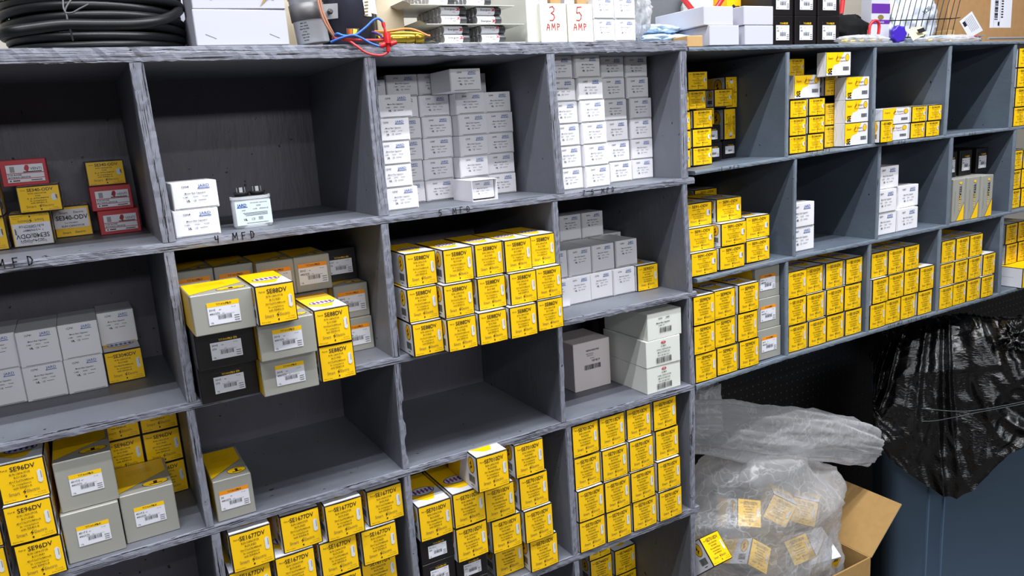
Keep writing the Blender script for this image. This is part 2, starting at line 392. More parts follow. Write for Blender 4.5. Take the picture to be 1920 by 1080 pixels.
DATA = [
('c0r0', 's340', 'up', -0.0583, 1.3841, 1.6174, 55, 51, 75, -0.18, 'second from left', 'bottom row'),
('c0r0', 's340b', '', -0.0398, 1.368, 1.6688, 57, 40, 80, -0.28, 'second from left', 'second row up'),
('c0r0', 'v', '', -0.0539, 1.398, 1.7092, 61, 39.5, 80, -0.07, 'leftmost', 'top row'),
('c0r0', 's340', 'gray', -0.0027, 1.4638, 1.6174, 55, 51, 60, -0.24, 'third from left', 'bottom row'),
('c0r0', 'v', '', 0.0648, 1.4265, 1.6174, 61, 39.5, 80, -0.3, 'rightmost', 'bottom row'),
('c0r0', 'v', '', 0.059, 1.4265, 1.6573, 61, 39.5, 80, -0.07, 'rightmost', 'second row up'),
('c0r0', 's340b', '', 0.0574, 1.44, 1.6972, 57, 40, 80, 0.29, 'rightmost', 'top row'),
('c0r0', 's340', '', -0.1176, 1.3767, 1.6174, 55, 51, 80, 0.21, 'leftmost', 'bottom row'),
('c0r0', 's340', '', -0.1168, 1.356, 1.6688, 55, 51, 80, 0.19, 'leftmost', 'second row up'),
('c0r1', 'j41', '', -0.1377, 1.3886, 1.3756, 56, 56.5, 110, -0.19, 'leftmost', 'bottom row'),
('c0r1', 'j41', '', -0.1368, 1.3878, 1.4325, 56, 56.5, 110, 0.03, 'leftmost', 'top row'),
('c0r1', 'j41', '', -0.0809, 1.3821, 1.3756, 56, 56.5, 110, -0.16, 'second from left', 'bottom row'),
('c0r1', 'j41', '', -0.08, 1.3755, 1.4325, 56, 56.5, 110, -0.23, 'second from left', 'top row'),
('c0r1', 'j41', '', -0.0241, 1.3791, 1.3756, 56, 56.5, 110, -0.28, 'third from left', 'bottom row'),
('c0r1', 'j41', '', -0.0232, 1.3786, 1.4325, 56, 56.5, 110, -0.2, 'third from left', 'top row'),
('c0r1', 'y96s', '', 0.0336, 1.3917, 1.3756, 57, 54, 100, 0.3, 'rightmost', 'bottom row'),
('c0r1', 'j41', '', 0.0336, 1.4415, 1.43, 56, 56.5, 80, 0.23, 'rightmost', 'top row'),
('c0r3', 'y96', '', -0.1178, 1.1971, 1.1698, 58, 58, 120, 0.21, 'second from left', 'bottom row'),
('c0r3', 'y96', '', -0.1205, 1.1969, 1.2282, 58, 58, 120, 0.21, 'second from left', 'second row up'),
('c0r3', 'y96', '', -0.1196, 1.2041, 1.2866, 58, 58, 120, -0.21, 'second from left', 'top row'),
('c0r3', 't45', '', -0.0494, 1.2118, 1.1698, 75, 77, 120, -0.13, 'third from left', 'bottom row'),
('c0r3', 't45', '', -0.0464, 1.218, 1.2472, 75, 77, 120, 0.09, 'third from left', 'second row up'),
('c0r3', 't45', '', 0.0273, 1.2238, 1.1698, 75, 77, 120, 0.16, 'fifth from left', 'bottom row'),
('c0r3', 'y96', '', -0.1862, 1.2073, 1.1698, 58, 58, 120, 0.25, 'leftmost', 'bottom row'),
('c0r3', 'y96', '', -0.1856, 1.209, 1.2282, 58, 58, 120, 0.27, 'leftmost', 'second row up'),
('c0r3', 'y96', '', -0.1866, 1.2206, 1.2866, 58, 58, 120, -0.29, 'leftmost', 'top row'),
('c0r3', 'y96', '', 0.0091, 1.368, 1.1698, 58, 58, 120, 0.07, 'fourth from left', 'bottom row'),
('c0r3', 'y96', '', 0.0086, 1.368, 1.2282, 58, 58, 120, 0.12, 'fourth from left', 'second row up'),
('c0r3', 'y96', '', 0.0091, 1.368, 1.2866, 58, 58, 120, 0.0, 'third from left', 'top row'),
('c0r3', 'y96', '', 0.0679, 1.368, 1.1698, 58, 58, 120, -0.23, 'rightmost', 'bottom row'),
('c0r3', 'y96', '', 0.0679, 1.368, 1.2282, 58, 58, 120, -0.02, 'rightmost', 'second row up'),
('c0r3', 'y96', '', 0.0679, 1.368, 1.2866, 58, 58, 120, -0.29, 'rightmost', 'top row'),
('c1r0', 'j04', '', 0.1586, 1.2343, 1.6174, 64, 40.5, 95, 0.3, '', 'bottom row'),
('c1r0', 'j04', '', 0.1624, 1.236, 1.6583, 64, 40.5, 95, 0.26, '', 'top row'),
('c1r1', 'b30', '', 0.1611, 1.171, 1.3756, 83, 57, 105, 0.03, 'second from left', 'bottom row'),
('c1r1', 'b30', '', 0.1611, 1.1499, 1.433, 83, 57, 105, -0.14, 'second from left', 'second row up'),
('c1r1', 't30', '', 0.1611, 1.1208, 1.4904, 83, 58, 105, 0.29, 'second from left', 'top row'),
('c1r1', 't30', '', 0.2449, 1.1416, 1.3756, 83, 58, 105, 0.05, 'fifth from left', 'bottom row'),
('c1r1', 't30', '', 0.2449, 1.1266, 1.434, 83, 58, 105, 0.27, 'fifth from left', 'second row up'),
('c1r1', 'y88', '', 0.2314, 1.1074, 1.4924, 56, 58, 120, 0.24, 'fourth from left', 'top row'),
('c1r1', 'y88', '', 0.3211, 1.15, 1.3756, 56, 58, 120, 0.01, 'seventh from left', 'bottom row'),
('c1r1', 'y88', '', 0.3206, 1.1482, 1.434, 56, 58, 120, -0.06, 'seventh from left', 'second row up'),
('c1r1', 't30n', '', 0.3979, 1.2823, 1.3756, 61, 60, 110, 0.07, 'rightmost', 'bottom row'),
('c1r1', 't30n', '', 0.3979, 1.2872, 1.436, 61, 60, 110, -0.05, 'rightmost', 'second row up'),
('c1r1', 't30b', 'black', 0.3979, 1.333, 1.4964, 61, 58, 120, -0.24, 'rightmost', 'top row'),
('c1r1', 't30n', '', 0.3355, 1.32, 1.3756, 61, 60, 110, -0.14, 'sixth from left', 'bottom row'),
('c1r1', 't30n', '', 0.3361, 1.32, 1.436, 61, 60, 110, 0.22, 'sixth from left', 'second row up'),
('c1r1', 't30n', '', 0.3355, 1.2843, 1.4964, 61, 60, 110, -0.32, 'sixth from left', 'top row'),
('c1r1', 't30n', '', 0.2737, 1.332, 1.3756, 61, 60, 110, -0.32, 'fourth from left', 'bottom row'),
('c1r1', 't30n', '', 0.2743, 1.332, 1.436, 61, 60, 110, 0.09, 'fourth from left', 'second row up'),
('c1r1', 't30n', '', 0.2737, 1.2824, 1.4964, 61, 60, 110, -0.15, 'fifth from left', 'top row'),
('c1r1', 't30n', '', 0.2119, 1.344, 1.3756, 61, 60, 110, 0.02, 'third from left', 'bottom row'),
('c1r1', 't30n', '', 0.2119, 1.344, 1.436, 61, 60, 110, -0.02, 'third from left', 'second row up'),
('c1r1', 't30n', '', 0.2119, 1.302, 1.4964, 61, 60, 110, -0.11, 'third from left', 'top row'),
('c1r1', 't30n', '', 0.1501, 1.32, 1.3756, 61, 60, 110, 0.35, 'leftmost', 'bottom row'),
('c1r1', 't30n', '', 0.1501, 1.32, 1.436, 61, 60, 110, -0.21, 'leftmost', 'second row up'),
('c1r1', 't30n', '', 0.1501, 1.308, 1.4964, 61, 60, 110, -0.06, 'leftmost', 'top row'),
('c1r2', 't50', '', 0.1478, 1.2065, 1.1698, 58, 68, 130, -0.21, '', ''),
('c1r3', 'yh', '', 0.1496, 1.2048, 0.8998, 60, 50, 130, 0.09, 'leftmost', 'bottom row'),
('c1r3', 'y1677', '', 0.1523, 1.2, 0.9502, 65.5, 66, 130, -0.16, 'leftmost', 'second row up'),
('c1r3', 'y1677', '', 0.1523, 1.2, 1.0166, 65.5, 66, 130, -0.1, 'leftmost', 'third row up'),
('c1r3', 'y1677', '', 0.1605, 1.1952, 1.083, 65.5, 66, 130, 0.17, 'leftmost', 'top row'),
('c1r3', 'yh', '', 0.2207, 1.2048, 0.8998, 60, 50, 130, -0.13, 'second from left', 'bottom row'),
('c1r3', 'y1677', '', 0.2229, 1.2, 0.9502, 65.5, 66, 130, 0.04, 'second from left', 'second row up'),
('c1r3', 'y1677', '', 0.2248, 1.2, 1.0166, 65.5, 66, 130, 0.28, 'second from left', 'third row up'),
('c1r3', 'y1677', '', 0.2422, 1.2048, 1.083, 65.5, 66, 130, -0.28, 'second from left', 'top row'),
('c1r3', 'yh', '', 0.2944, 1.2048, 0.8998, 60, 50, 130, -0.31, 'third from left', 'bottom row'),
('c1r3', 'y1677', '', 0.2997, 1.2, 0.9502, 65.5, 66, 130, -0.19, 'third from left', 'second row up'),
('c1r3', 'y1677', '', 0.2982, 1.2, 1.0166, 65.5, 66, 130, 0.19, 'third from left', 'third row up'),
('c1r3', 'y1677', '', 0.314, 1.1952, 1.083, 65.5, 66, 130, 0.08, 'third from left', 'top row'),
('c1r3', 'yh2', '', 0.3609, 1.2048, 0.8998, 60, 44, 130, -0.18, 'rightmost', 'bottom row'),
('c1r3', 'y1677', '', 0.3721, 1.224, 0.9448, 65.5, 66, 130, -0.12, 'rightmost', 'second row up'),
('c1r3', 'y1677', '', 0.3725, 1.2048, 1.0118, 65.5, 66, 130, -0.23, 'rightmost', 'third row up'),
('c1r3', 'y1677', '', 0.392, 1.2096, 1.0788, 65.5, 66, 130, -0.03, 'rightmost', 'top row'),
('c2r0', 'j05', '', 0.498, 1.2568, 1.6174, 61, 38.7, 90, -0.32, 'leftmost', 'bottom row'),
('c2r0', 'j05', '', 0.4904, 1.2568, 1.6565, 61, 38.7, 90, 0.14, 'leftmost', 'second row up'),
('c2r0', 'j05', '', 0.4909, 1.2568, 1.6956, 61, 38.7, 90, 0.28, 'leftmost', 'third row up'),
('c2r0', 'j05', '', 0.4938, 1.2568, 1.7347, 61, 38.7, 90, 0.32, 'leftmost', 'fourth row up'),
('c2r0', 'j05', '', 0.5017, 1.2568, 1.7738, 61, 38.7, 85, 0.16, 'leftmost', 'fifth row up'),
('c2r0', 'j05', '', 0.5526, 1.3505, 1.6174, 61, 38.7, 90, 0.32, 'second from left', 'bottom row'),
('c2r0', 'j05', '', 0.5518, 1.3505, 1.6565, 61, 38.7, 90, -0.34, 'second from left', 'second row up'),
('c2r0', 'j05', '', 0.5549, 1.3505, 1.6956, 61, 38.7, 90, -0.15, 'second from left', 'third row up'),
('c2r0', 'j05', '', 0.5561, 1.3505, 1.7347, 61, 38.7, 90, 0.33, 'second from left', 'fourth row up'),
('c2r0', 'j05', '', 0.5538, 1.3505, 1.7738, 61, 38.7, 90, 0.19, 'second from left', 'fifth row up'),
('c2r0', 'j05', '', 0.5567, 1.3505, 1.8129, 61, 38.7, 90, -0.06, 'second from left', 'top row'),
('c2r0', 'j05', '', 0.6144, 1.3464, 1.6174, 61, 38.7, 90, 0.31, 'third from left', 'bottom row'),
('c2r0', 'j05', '', 0.6136, 1.3464, 1.6565, 61, 38.7, 90, 0.08, 'third from left', 'second row up'),
('c2r0', 'j05', '', 0.6167, 1.3464, 1.6956, 61, 38.7, 90, 0.22, 'third from left', 'third row up'),
('c2r0', 'j05', '', 0.6179, 1.3464, 1.7347, 61, 38.7, 90, -0.14, 'third from left', 'fourth row up'),
('c2r0', 'j05', '', 0.6156, 1.3464, 1.7738, 61, 38.7, 90, -0.22, 'third from left', 'fifth row up'),
('c2r0', 'j05', '', 0.6185, 1.3496, 1.8129, 61, 38.7, 90, -0.04, 'third from left', 'top row'),
('c2r0', 'j05', '', 0.6762, 1.324, 1.6174, 61, 38.7, 90, -0.25, 'fourth from left', 'bottom row'),
('c2r0', 'j05', '', 0.6754, 1.32, 1.6565, 61, 38.7, 90, -0.08, 'fourth from left', 'second row up'),
('c2r0', 'j05', '', 0.6785, 1.32, 1.6956, 61, 38.7, 90, 0.32, 'fourth from left', 'third row up'),
('c2r0', 'j05', '', 0.6797, 1.32, 1.7347, 61, 38.7, 90, -0.12, 'fourth from left', 'fourth row up'),
('c2r0', 'j05', '', 0.6774, 1.32, 1.7738, 61, 38.7, 90, -0.34, 'fourth from left', 'fifth row up'),
('c2r0', 'j05', '', 0.6411, 1.26, 1.8129, 61, 38.7, 85, -0.32, 'fourth from left', 'top row'),
('c2r0', 'j05', '', 0.74, 1.3291, 1.6174, 61, 38.7, 90, -0.23, 'rightmost', 'bottom row'),
('c2r0', 'j05', '', 0.739, 1.3291, 1.6565, 61, 38.7, 90, 0.2, 'rightmost', 'second row up'),
('c2r0', 'j05', '', 0.7403, 1.3291, 1.6956, 61, 38.7, 90, -0.1, 'rightmost', 'third row up'),
('c2r0', 'j05', '', 0.7415, 1.3291, 1.7347, 61, 38.7, 90, -0.15, 'rightmost', 'fourth row up'),
('c2r0', 'j05', '', 0.7392, 1.3291, 1.7738, 61, 38.7, 90, -0.28, 'rightmost', 'fifth row up'),
('c2r0', 'j05', '', 0.7157, 1.38, 1.8129, 61, 38.7, 90, 0.34, 'rightmost', 'top row'),
('c2r0', 'jopen', '', 0.6535, 1.2422, 1.6174, 52, 38, 80, -0.05, 'fifth from left', 'bottom row'),
('c2r0', 'j05', '', 0.492, 1.3468, 1.8049, 61, 38.7, 90, -0.2, 'leftmost', 'top row'),
('c2r1', 'y88', '', 0.4874, 1.1734, 1.3756, 56, 58, 120, -0.31, 'leftmost', 'bottom row'),
('c2r1', 'y88', '', 0.4872, 1.1817, 1.434, 56, 58, 120, -0.31, 'leftmost', 'second row up'),
('c2r1', 'y88', '', 0.493, 1.1892, 1.4924, 56, 58, 120, -0.23, 'leftmost', 'top row'),
('c2r1', 'y88', '', 0.5442, 1.1571, 1.3756, 56, 58, 120, 0.12, 'second from left', 'bottom row'),
('c2r1', 'y88', '', 0.5451, 1.1614, 1.434, 56, 58, 120, -0.25, 'second from left', 'second row up'),
('c2r1', 'y88', '', 0.5544, 1.1713, 1.4924, 56, 58, 120, -0.32, 'second from left', 'top row'),
('c2r1', 'y88', '', 0.6048, 1.1569, 1.3756, 56, 58, 120, -0.01, 'third from left', 'bottom row'),
('c2r1', 'y88', '', 0.6135, 1.1688, 1.434, 56, 58, 120, -0.18, 'third from left', 'second row up'),
('c2r1', 'y88', '', 0.6173, 1.1769, 1.4924, 56, 58, 120, 0.35, 'third from left', 'top row'),
('c2r1', 'y88', '', 0.6647, 1.1532, 1.3756, 56, 58, 120, -0.26, 'fourth from left', 'bottom row'),
('c2r1', 'y88', '', 0.6741, 1.1622, 1.434, 56, 58, 120, 0.02, 'fourth from left', 'second row up'),
('c2r1', 'y88', '', 0.6741, 1.1726, 1.4924, 56, 58, 120, 0.19, 'fourth from left', 'top row'),
('c2r1', 'y88', '', 0.7273, 1.1617, 1.3756, 56, 58, 120, -0.06, 'rightmost', 'bottom row'),
('c2r1', 'y88', '', 0.7309, 1.1663, 1.434, 56, 58, 120, 0.34, 'rightmost', 'second row up'),
('c2r1', 'y88', '', 0.7309, 1.1826, 1.4924, 56, 58, 120, -0.02, 'rightmost', 'top row'),
('c2r3', 'b70', '', 0.4771, 1.2, 0.877, 65, 49, 130, -0.18, 'leftmost', 'bottom row'),
('c2r3', 'b70', '', 0.4771, 1.2, 0.9264, 65, 49, 130, -0.06, 'leftmost', 'second row up'),
('c2r3', 'b70', '', 0.4771, 1.2, 0.9758, 65, 49, 130, -0.32, 'leftmost', 'third row up'),
('c2r3', 'y7010', '', 0.4771, 1.194, 1.0252, 65, 68.5, 130, -0.06, 'leftmost', 'fourth row up'),
('c2r3', 'b37', '', 0.5429, 1.2, 0.877, 65, 36, 130, -0.18, 'second from left', 'bottom row'),
('c2r3', 'b70', '', 0.5439, 1.2, 0.9134, 65, 49, 130, 0.27, 'rightmost', 'second row up'),
('c2r3', 'y7010', '', 0.5429, 1.188, 0.9628, 65, 68.5, 130, 0.23, 'second from left', 'third row up'),
('c2r3', 'y7010', '', 0.5429, 1.188, 1.0317, 65, 68.5, 130, 0.0, 'second from left', 'fourth row up'),
('c2r3', 'y7010', '', 0.6367, 1.224, 0.877, 65, 68.5, 130, -0.33, 'third from left', 'bottom row'),
('c2r3', 'y7010', '', 0.6227, 1.2, 0.9459, 65, 68.5, 130, -0.17, 'third from left', 'third row up'),
('c2r3', 'y7010', '', 0.6132, 1.2, 1.0148, 65, 68.5, 130, -0.18, 'third from left', 'fourth row up'),
('c2r3', 'y7010', '', 0.5856, 1.164, 1.1, 65, 68.5, 130, -0.2, 'leftmost', 'top row'),
('c2r3', 'y7010', '', 0.7025, 1.199, 0.877, 65, 68.5, 130, -0.19, 'rightmost', 'bottom row'),
('c2r3', 'y7010', '', 0.6922, 1.194, 0.9459, 65, 68.5, 130, 0.26, 'rightmost', 'third row up'),
('c2r3', 'y7010', '', 0.6894, 1.2, 1.0148, 65, 68.5, 130, -0.25, 'rightmost', 'fourth row up'),
('c2r3', 'y7010', '', 0.6841, 1.2, 1.0837, 65, 68.5, 130, -0.31, 'rightmost', 'top row'),
('c3r0', 'j07', '', 0.8442, 1.244, 1.6174, 58, 41.4, 90, 0.3, 'leftmost', 'bottom row'),
('c3r0', 'j07', '', 0.8424, 1.244, 1.6592, 58, 41.4, 90, 0.05, 'leftmost', 'second row up'),
('c3r0', 'j07', '', 0.8407, 1.244, 1.701, 58, 41.4, 90, 0.34, 'leftmost', 'third row up'),
('c3r0', 'j07', '', 0.8386, 1.244, 1.7428, 58, 41.4, 90, -0.07, 'leftmost', 'fourth row up'),
('c3r0', 'j07', '', 0.8358, 1.244, 1.7846, 58, 41.4, 90, 0.28, 'leftmost', 'fifth row up'),
('c3r0', 'j07', '', 0.8311, 1.244, 1.8264, 58, 41.4, 90, 0.11, 'leftmost', 'top row'),
('c3r0', 'j07', '', 0.903, 1.236, 1.6174, 58, 41.4, 90, 0.2, 'second from left', 'bottom row'),
('c3r0', 'j07', '', 0.9012, 1.236, 1.6592, 58, 41.4, 90, 0.17, 'second from left', 'second row up'),
('c3r0', 'j07', '', 0.8995, 1.236, 1.701, 58, 41.4, 90, 0.0, 'second from left', 'third row up'),
('c3r0', 'j07', '', 0.8974, 1.236, 1.7428, 58, 41.4, 90, -0.28, 'second from left', 'fourth row up'),
('c3r0', 'j07', '', 0.8946, 1.236, 1.7846, 58, 41.4, 90, -0.2, 'second from left', 'fifth row up'),
('c3r0', 'j07', '', 0.8899, 1.236, 1.8264, 58, 41.4, 90, 0.26, 'second from left', 'top row'),
('c3r0', 'j07', '', 0.9945, 1.2803, 1.6174, 58, 41.4, 90, 0.28, 'third from left', 'bottom row'),
('c3r0', 'j07', '', 0.9896, 1.2803, 1.6592, 58, 41.4, 90, 0.3, 'third from left', 'second row up'),
('c3r0', 'j07', '', 0.9869, 1.2803, 1.701, 58, 41.4, 90, -0.11, 'third from left', 'third row up'),
('c3r0', 'j07', '', 0.9856, 1.2803, 1.7428, 58, 41.4, 90, 0.11, 'third from left', 'fourth row up'),
('c3r0', 'j07', '', 0.983, 1.2803, 1.7846, 58, 41.4, 90, 0.21, 'third from left', 'fifth row up'),
('c3r0', 'j07', '', 0.982, 1.2803, 1.8264, 58, 41.4, 90, 0.1, 'third from left', 'top row'),
('c3r0', 'j07', '', 1.057, 1.2873, 1.6174, 58, 41.4, 90, 0.22, 'rightmost', 'bottom row'),
('c3r0', 'j07', '', 1.0574, 1.2873, 1.6592, 58, 41.4, 90, 0.02, 'rightmost', 'second row up'),
('c3r0', 'j07', '', 1.0569, 1.2873, 1.701, 58, 41.4, 90, 0.11, 'rightmost', 'third row up'),
('c3r0', 'j07', '', 1.0574, 1.2873, 1.7428, 58, 41.4, 90, 0.13, 'rightmost', 'fourth row up'),
('c3r0', 'j07', '', 1.0504, 1.2873, 1.7846, 58, 41.4, 90, -0.16, 'rightmost', 'fifth row up'),
('c3r0', 'j07', '', 1.0487, 1.2873, 1.8264, 58, 41.4, 90, 0.3, 'rightmost', 'top row'),
('c3r1', 'jc3', '', 0.8237, 1.2825, 1.3756, 58, 57, 95, 0.32, 'leftmost', 'bottom row'),
('c3r1', 'jc3', '', 0.8326, 1.2993, 1.433, 58, 57, 95, -0.3, 'leftmost', 'second row up'),
('c3r1', 'jc3', '', 0.8825, 1.2899, 1.3756, 58, 57, 95, 0.33, 'third from left', 'bottom row'),
('c3r1', 'jc3', '', 0.8914, 1.2968, 1.433, 58, 57, 95, 0.32, 'third from left', 'second row up'),
('c3r1', 'jc3s', '', 0.9403, 1.398, 1.4904, 58, 56, 55, 0.12, 'leftmost', 'top row'),
('c3r1', 'jc3', '', 0.9413, 1.293, 1.3756, 58, 57, 95, -0.32, 'fifth from left', 'bottom row'),
('c3r1', 'jc3', '', 0.9516, 1.2975, 1.433, 58, 57, 95, 0.28, 'fifth from left', 'second row up'),
('c3r1', 'jc3s', '', 1.0003, 1.398, 1.4904, 58, 56, 55, -0.26, 'rightmost', 'top row'),
('c3r1', 'jc3', '', 1.0001, 1.291, 1.3756, 58, 57, 95, 0.33, 'seventh from left', 'bottom row'),
('c3r1', 'jc3', '', 1.0189, 1.3035, 1.433, 58, 57, 95, 0.12, 'rightmost', 'second row up'),
('c3r1', 'y90', '', 1.0589, 1.284, 1.3756, 58, 57, 120, -0.31, 'rightmost', 'bottom row'),
('c3r1', 'jc3', '', 1.0589, 1.41, 1.3756, 58, 57, 95, -0.23, 'sixth from left', 'bottom row'),
('c3r1', 'jc3', '', 1.0589, 1.41, 1.433, 58, 57, 95, 0.09, 'sixth from left', 'second row up'),
('c3r1', 'jc3', '', 1.0001, 1.41, 1.3756, 58, 57, 95, 0.05, 'fourth from left', 'bottom row'),
('c3r1', 'jc3', '', 1.0001, 1.41, 1.433, 58, 57, 95, 0.17, 'fourth from left', 'second row up'),
('c3r1', 'jc3', '', 0.9413, 1.41, 1.3756, 58, 57, 95, 0.3, 'second from left', 'bottom row'),
('c3r1', 'jc3', '', 0.9413, 1.41, 1.433, 58, 57, 95, -0.2, 'second from left', 'second row up'),
('c3r2', 'big5', '', 0.9277, 1.3214, 1.1698, 96, 108, 100, -0.35, 'leftmost', 'bottom row'),
('c3r2', 'w4', '', 1.0353, 1.2112, 1.1698, 93, 58, 150, 0.3, 'rightmost', 'bottom row'),
('c3r2', 'w4', '', 1.0341, 1.2096, 1.2282, 93, 58, 150, -0.34, '', 'second row up'),
('c3r2', 'w4', '', 1.0401, 1.2101, 1.2866, 93, 58, 150, 0.26, '', 'top row'),
('c3r3', 'y7010', '', 0.8211, 1.1987, 0.877, 65, 68.5, 130, -0.27, 'leftmost', 'bottom row'),
('c3r3', 'y7010', '', 0.8211, 1.1976, 0.9459, 65, 68.5, 130, 0.22, 'leftmost', 'second row up'),
('c3r3', 'y7010', '', 0.8211, 1.2053, 1.0148, 65, 68.5, 130, 0.2, 'leftmost', 'third row up'),
('c3r3', 'y7010', '', 0.8211, 1.2067, 1.0837, 65, 68.5, 130, 0.26, 'leftmost', 'top row'),
('c3r3', 'y7010', '', 0.8892, 1.1981, 0.877, 65, 68.5, 130, 0.04, 'second from left', 'bottom row'),
('c3r3', 'y7010', '', 0.8874, 1.1968, 0.9459, 65, 68.5, 130, 0.27, 'second from left', 'second row up'),
('c3r3', 'y7010', '', 0.8873, 1.2004, 1.0148, 65, 68.5, 130, -0.21, 'second from left', 'third row up'),
('c3r3', 'y7010', '', 0.8887, 1.207, 1.0837, 65, 68.5, 130, 0.12, 'second from left', 'top row'),
('c3r3', 'y7010', '', 0.9603, 1.1995, 0.877, 65, 68.5, 130, -0.12, 'third from left', 'bottom row'),
('c3r3', 'y7010', '', 0.9566, 1.1977, 0.9459, 65, 68.5, 130, 0.27, 'third from left', 'second row up'),
('c3r3', 'y7010', '', 0.9588, 1.2015, 1.0148, 65, 68.5, 130, 0.19, 'third from left', 'third row up'),
('c3r3', 'y7010', '', 0.9602, 1.2087, 1.0837, 65, 68.5, 130, -0.02, 'third from left', 'top row'),
('c3r3', 'y7010', '', 1.0319, 1.198, 0.877, 65, 68.5, 130, 0.02, 'rightmost', 'bottom row'),
('c3r3', 'y7010', '', 1.0333, 1.2016, 0.9459, 65, 68.5, 130, -0.33, 'rightmost', 'second row up'),
('c3r3', 'y7010', '', 1.0371, 1.2101, 1.0148, 65, 68.5, 130, -0.33, 'rightmost', 'third row up'),
('c3r3', 'y7010', '', 1.0331, 1.2103, 1.0837, 65, 68.5, 130, 0.07, 'rightmost', 'top row'),
('c3r4', 'y744', '', 1.0574, 1.404, 0.56, 65, 68, 100, -0.01, 'rightmost', 'bottom row'),
('c3r4', 'y744', '', 1.0565, 1.404, 0.6284, 65, 68, 100, 0.26, 'rightmost', 'second row up'),
('c3r4', 'y744', '', 0.9834, 1.404, 0.56, 65, 68, 100, 0.08, 'second from left', 'bottom row'),
('c3r4', 'y744', '', 0.9826, 1.404, 0.6284, 65, 68, 100, -0.25, 'second from left', 'second row up'),
('c3r4', 'y744', '', 0.9802, 1.404, 0.6968, 65, 68, 100, -0.1, '', 'top row'),
('c3r4', 'y744', '', 0.8229, 1.236, 0.56, 65, 68, 100, 0.19, 'leftmost', 'bottom row'),
('c3r4', 'y744', '', 0.8244, 1.236, 0.6284, 65, 68, 100, -34.98, 'leftmost', 'second row up'),
('c4r0', 'y1040', '', 1.2124, 1.271, 1.633, 57, 39.5, 80, -0.34, 'second from left', 'bottom row'),
('c4r0', 'y1040', '', 1.2118, 1.271, 1.6728, 57, 39.5, 80, 0.24, 'second from left', 'second row up'),
('c4r0', 'y1040', '', 1.2151, 1.271, 1.7128, 57, 39.5, 45, 0.23, 'second from left', 'third row up'),
('c4r0', 'y1040', '', 1.1962, 1.271, 1.7535, 57, 39.5, 80, -0.29, 'second from left', 'fourth row up'),
('c4r0', 'y1040', '', 1.2019, 1.271, 1.7934, 57, 39.5, 80, 0.03, '', 'fifth row up'),
('c4r0', 'y1040', '', 1.1441, 1.271, 1.8324, 57, 39.5, 80, -0.08, '', 'top row'),
('c4r0', 'y1040', '', 1.1388, 1.26, 1.6312, 57, 39.5, 80, 0.2, 'leftmost', 'bottom row'),
('c4r0', 'y1040', '', 1.1408, 1.26, 1.6711, 57, 39.5, 80, -0.13, 'leftmost', 'second row up'),
('c4r0', 'y1040', '', 1.1409, 1.26, 1.711, 57, 39.5, 80, -0.19, 'leftmost', 'third row up'),
('c4r0', 'y1040', '', 1.1384, 1.26, 1.751, 57, 39.5, 80, -0.01, 'leftmost', 'fourth row up'),
('c4r0', 'b1040', '', 1.2936, 1.32, 1.6368, 57, 39.5, 80, 0.33, 'third from left', 'bottom row'),
('c4r0', 'b1040', '', 1.2889, 1.32, 1.6766, 57, 39.5, 80, -0.28, 'third from left', 'second row up'),
('c4r0', 'y1040', '', 1.2683, 1.32, 1.7167, 57, 39.5, 80, -0.27, 'rightmost', 'third row up'),
('c4r0', 'y1040', '', 1.3261, 1.32, 1.7554, 57, 39.5, 80, 0.08, 'third from left', 'fourth row up'),
('c4r0', 'b46', '', 1.369, 1.344, 1.6365, 42, 42, 80, 0.27, 'rightmost', 'bottom row'),
('c4r0', 'yv', 'vert', 1.3694, 1.344, 1.6789, 38, 72, 80, 0.01, 'rightmost', 'second row up'),
('c4r0', 'yv', 'vert2', 1.3753, 1.344, 1.7516, 38, 72, 80, -0.05, 'rightmost', 'fourth row up'),
('c4r1', 'y91', '', 1.1575, 1.2137, 1.4033, 76, 51, 125, 0.25, 'leftmost', 'bottom row'),
('c4r1', 'y91', '', 1.1614, 1.2255, 1.4547, 76, 51, 125, 0.19, 'leftmost', 'second row up'),
('c4r1', 'y91', '', 1.169, 1.24, 1.506, 76, 51, 125, -0.3, 'leftmost', 'top row'),
('c4r1', 'y91', '', 1.2393, 1.2127, 1.4051, 76, 51, 125, 0.27, 'second from left', 'bottom row'),
('c4r1', 'y91', '', 1.2458, 1.2132, 1.4565, 76, 51, 125, -0.21, 'second from left', 'second row up'),
('c4r1', 'y91', '', 1.2539, 1.235, 1.5078, 76, 51, 125, -0.14, 'rightmost', 'top row'),
('c4r1', 'y91', '', 1.3287, 1.2213, 1.4068, 76, 51, 125, 0.24, 'rightmost', 'bottom row'),
('c4r1', 'y91', '', 1.3392, 1.2313, 1.4582, 76, 51, 125, -0.05, 'rightmost', 'second row up'),
('c4r1', 'y91', '', 1.3828, 1.44, 1.5068, 76, 51, 80, 0.21, 'second from left', 'top row'),
('c4r2', 'y99', '', 1.1492, 1.2049, 1.1669, 63, 65, 130, -0.23, 'leftmost', 'bottom row'),
('c4r2', 'y99', '', 1.1447, 1.2033, 1.2322, 63, 65, 130, 0.26, 'leftmost', 'second row up'),
('c4r2', 'y99', '', 1.1447, 1.2029, 1.2977, 63, 65, 130, -0.23, 'leftmost', 'top row'),
('c4r2', 'y99', '', 1.2146, 1.206, 1.1684, 63, 65, 130, -0.25, 'second from left', 'bottom row'),
('c4r2', 'y99', '', 1.2107, 1.2079, 1.2337, 63, 65, 130, 0.0, 'second from left', 'second row up'),
('c4r2', 'y99', '', 1.2085, 1.2056, 1.2991, 63, 65, 130, -0.11, 'second from left', 'top row'),
('c4r2', 'y99', '', 1.2814, 1.2042, 1.1699, 63, 65, 130, 0.03, 'third from left', 'bottom row'),
('c4r2', 'y99', '', 1.2772, 1.2044, 1.2352, 63, 65, 130, 0.28, 'third from left', 'second row up'),
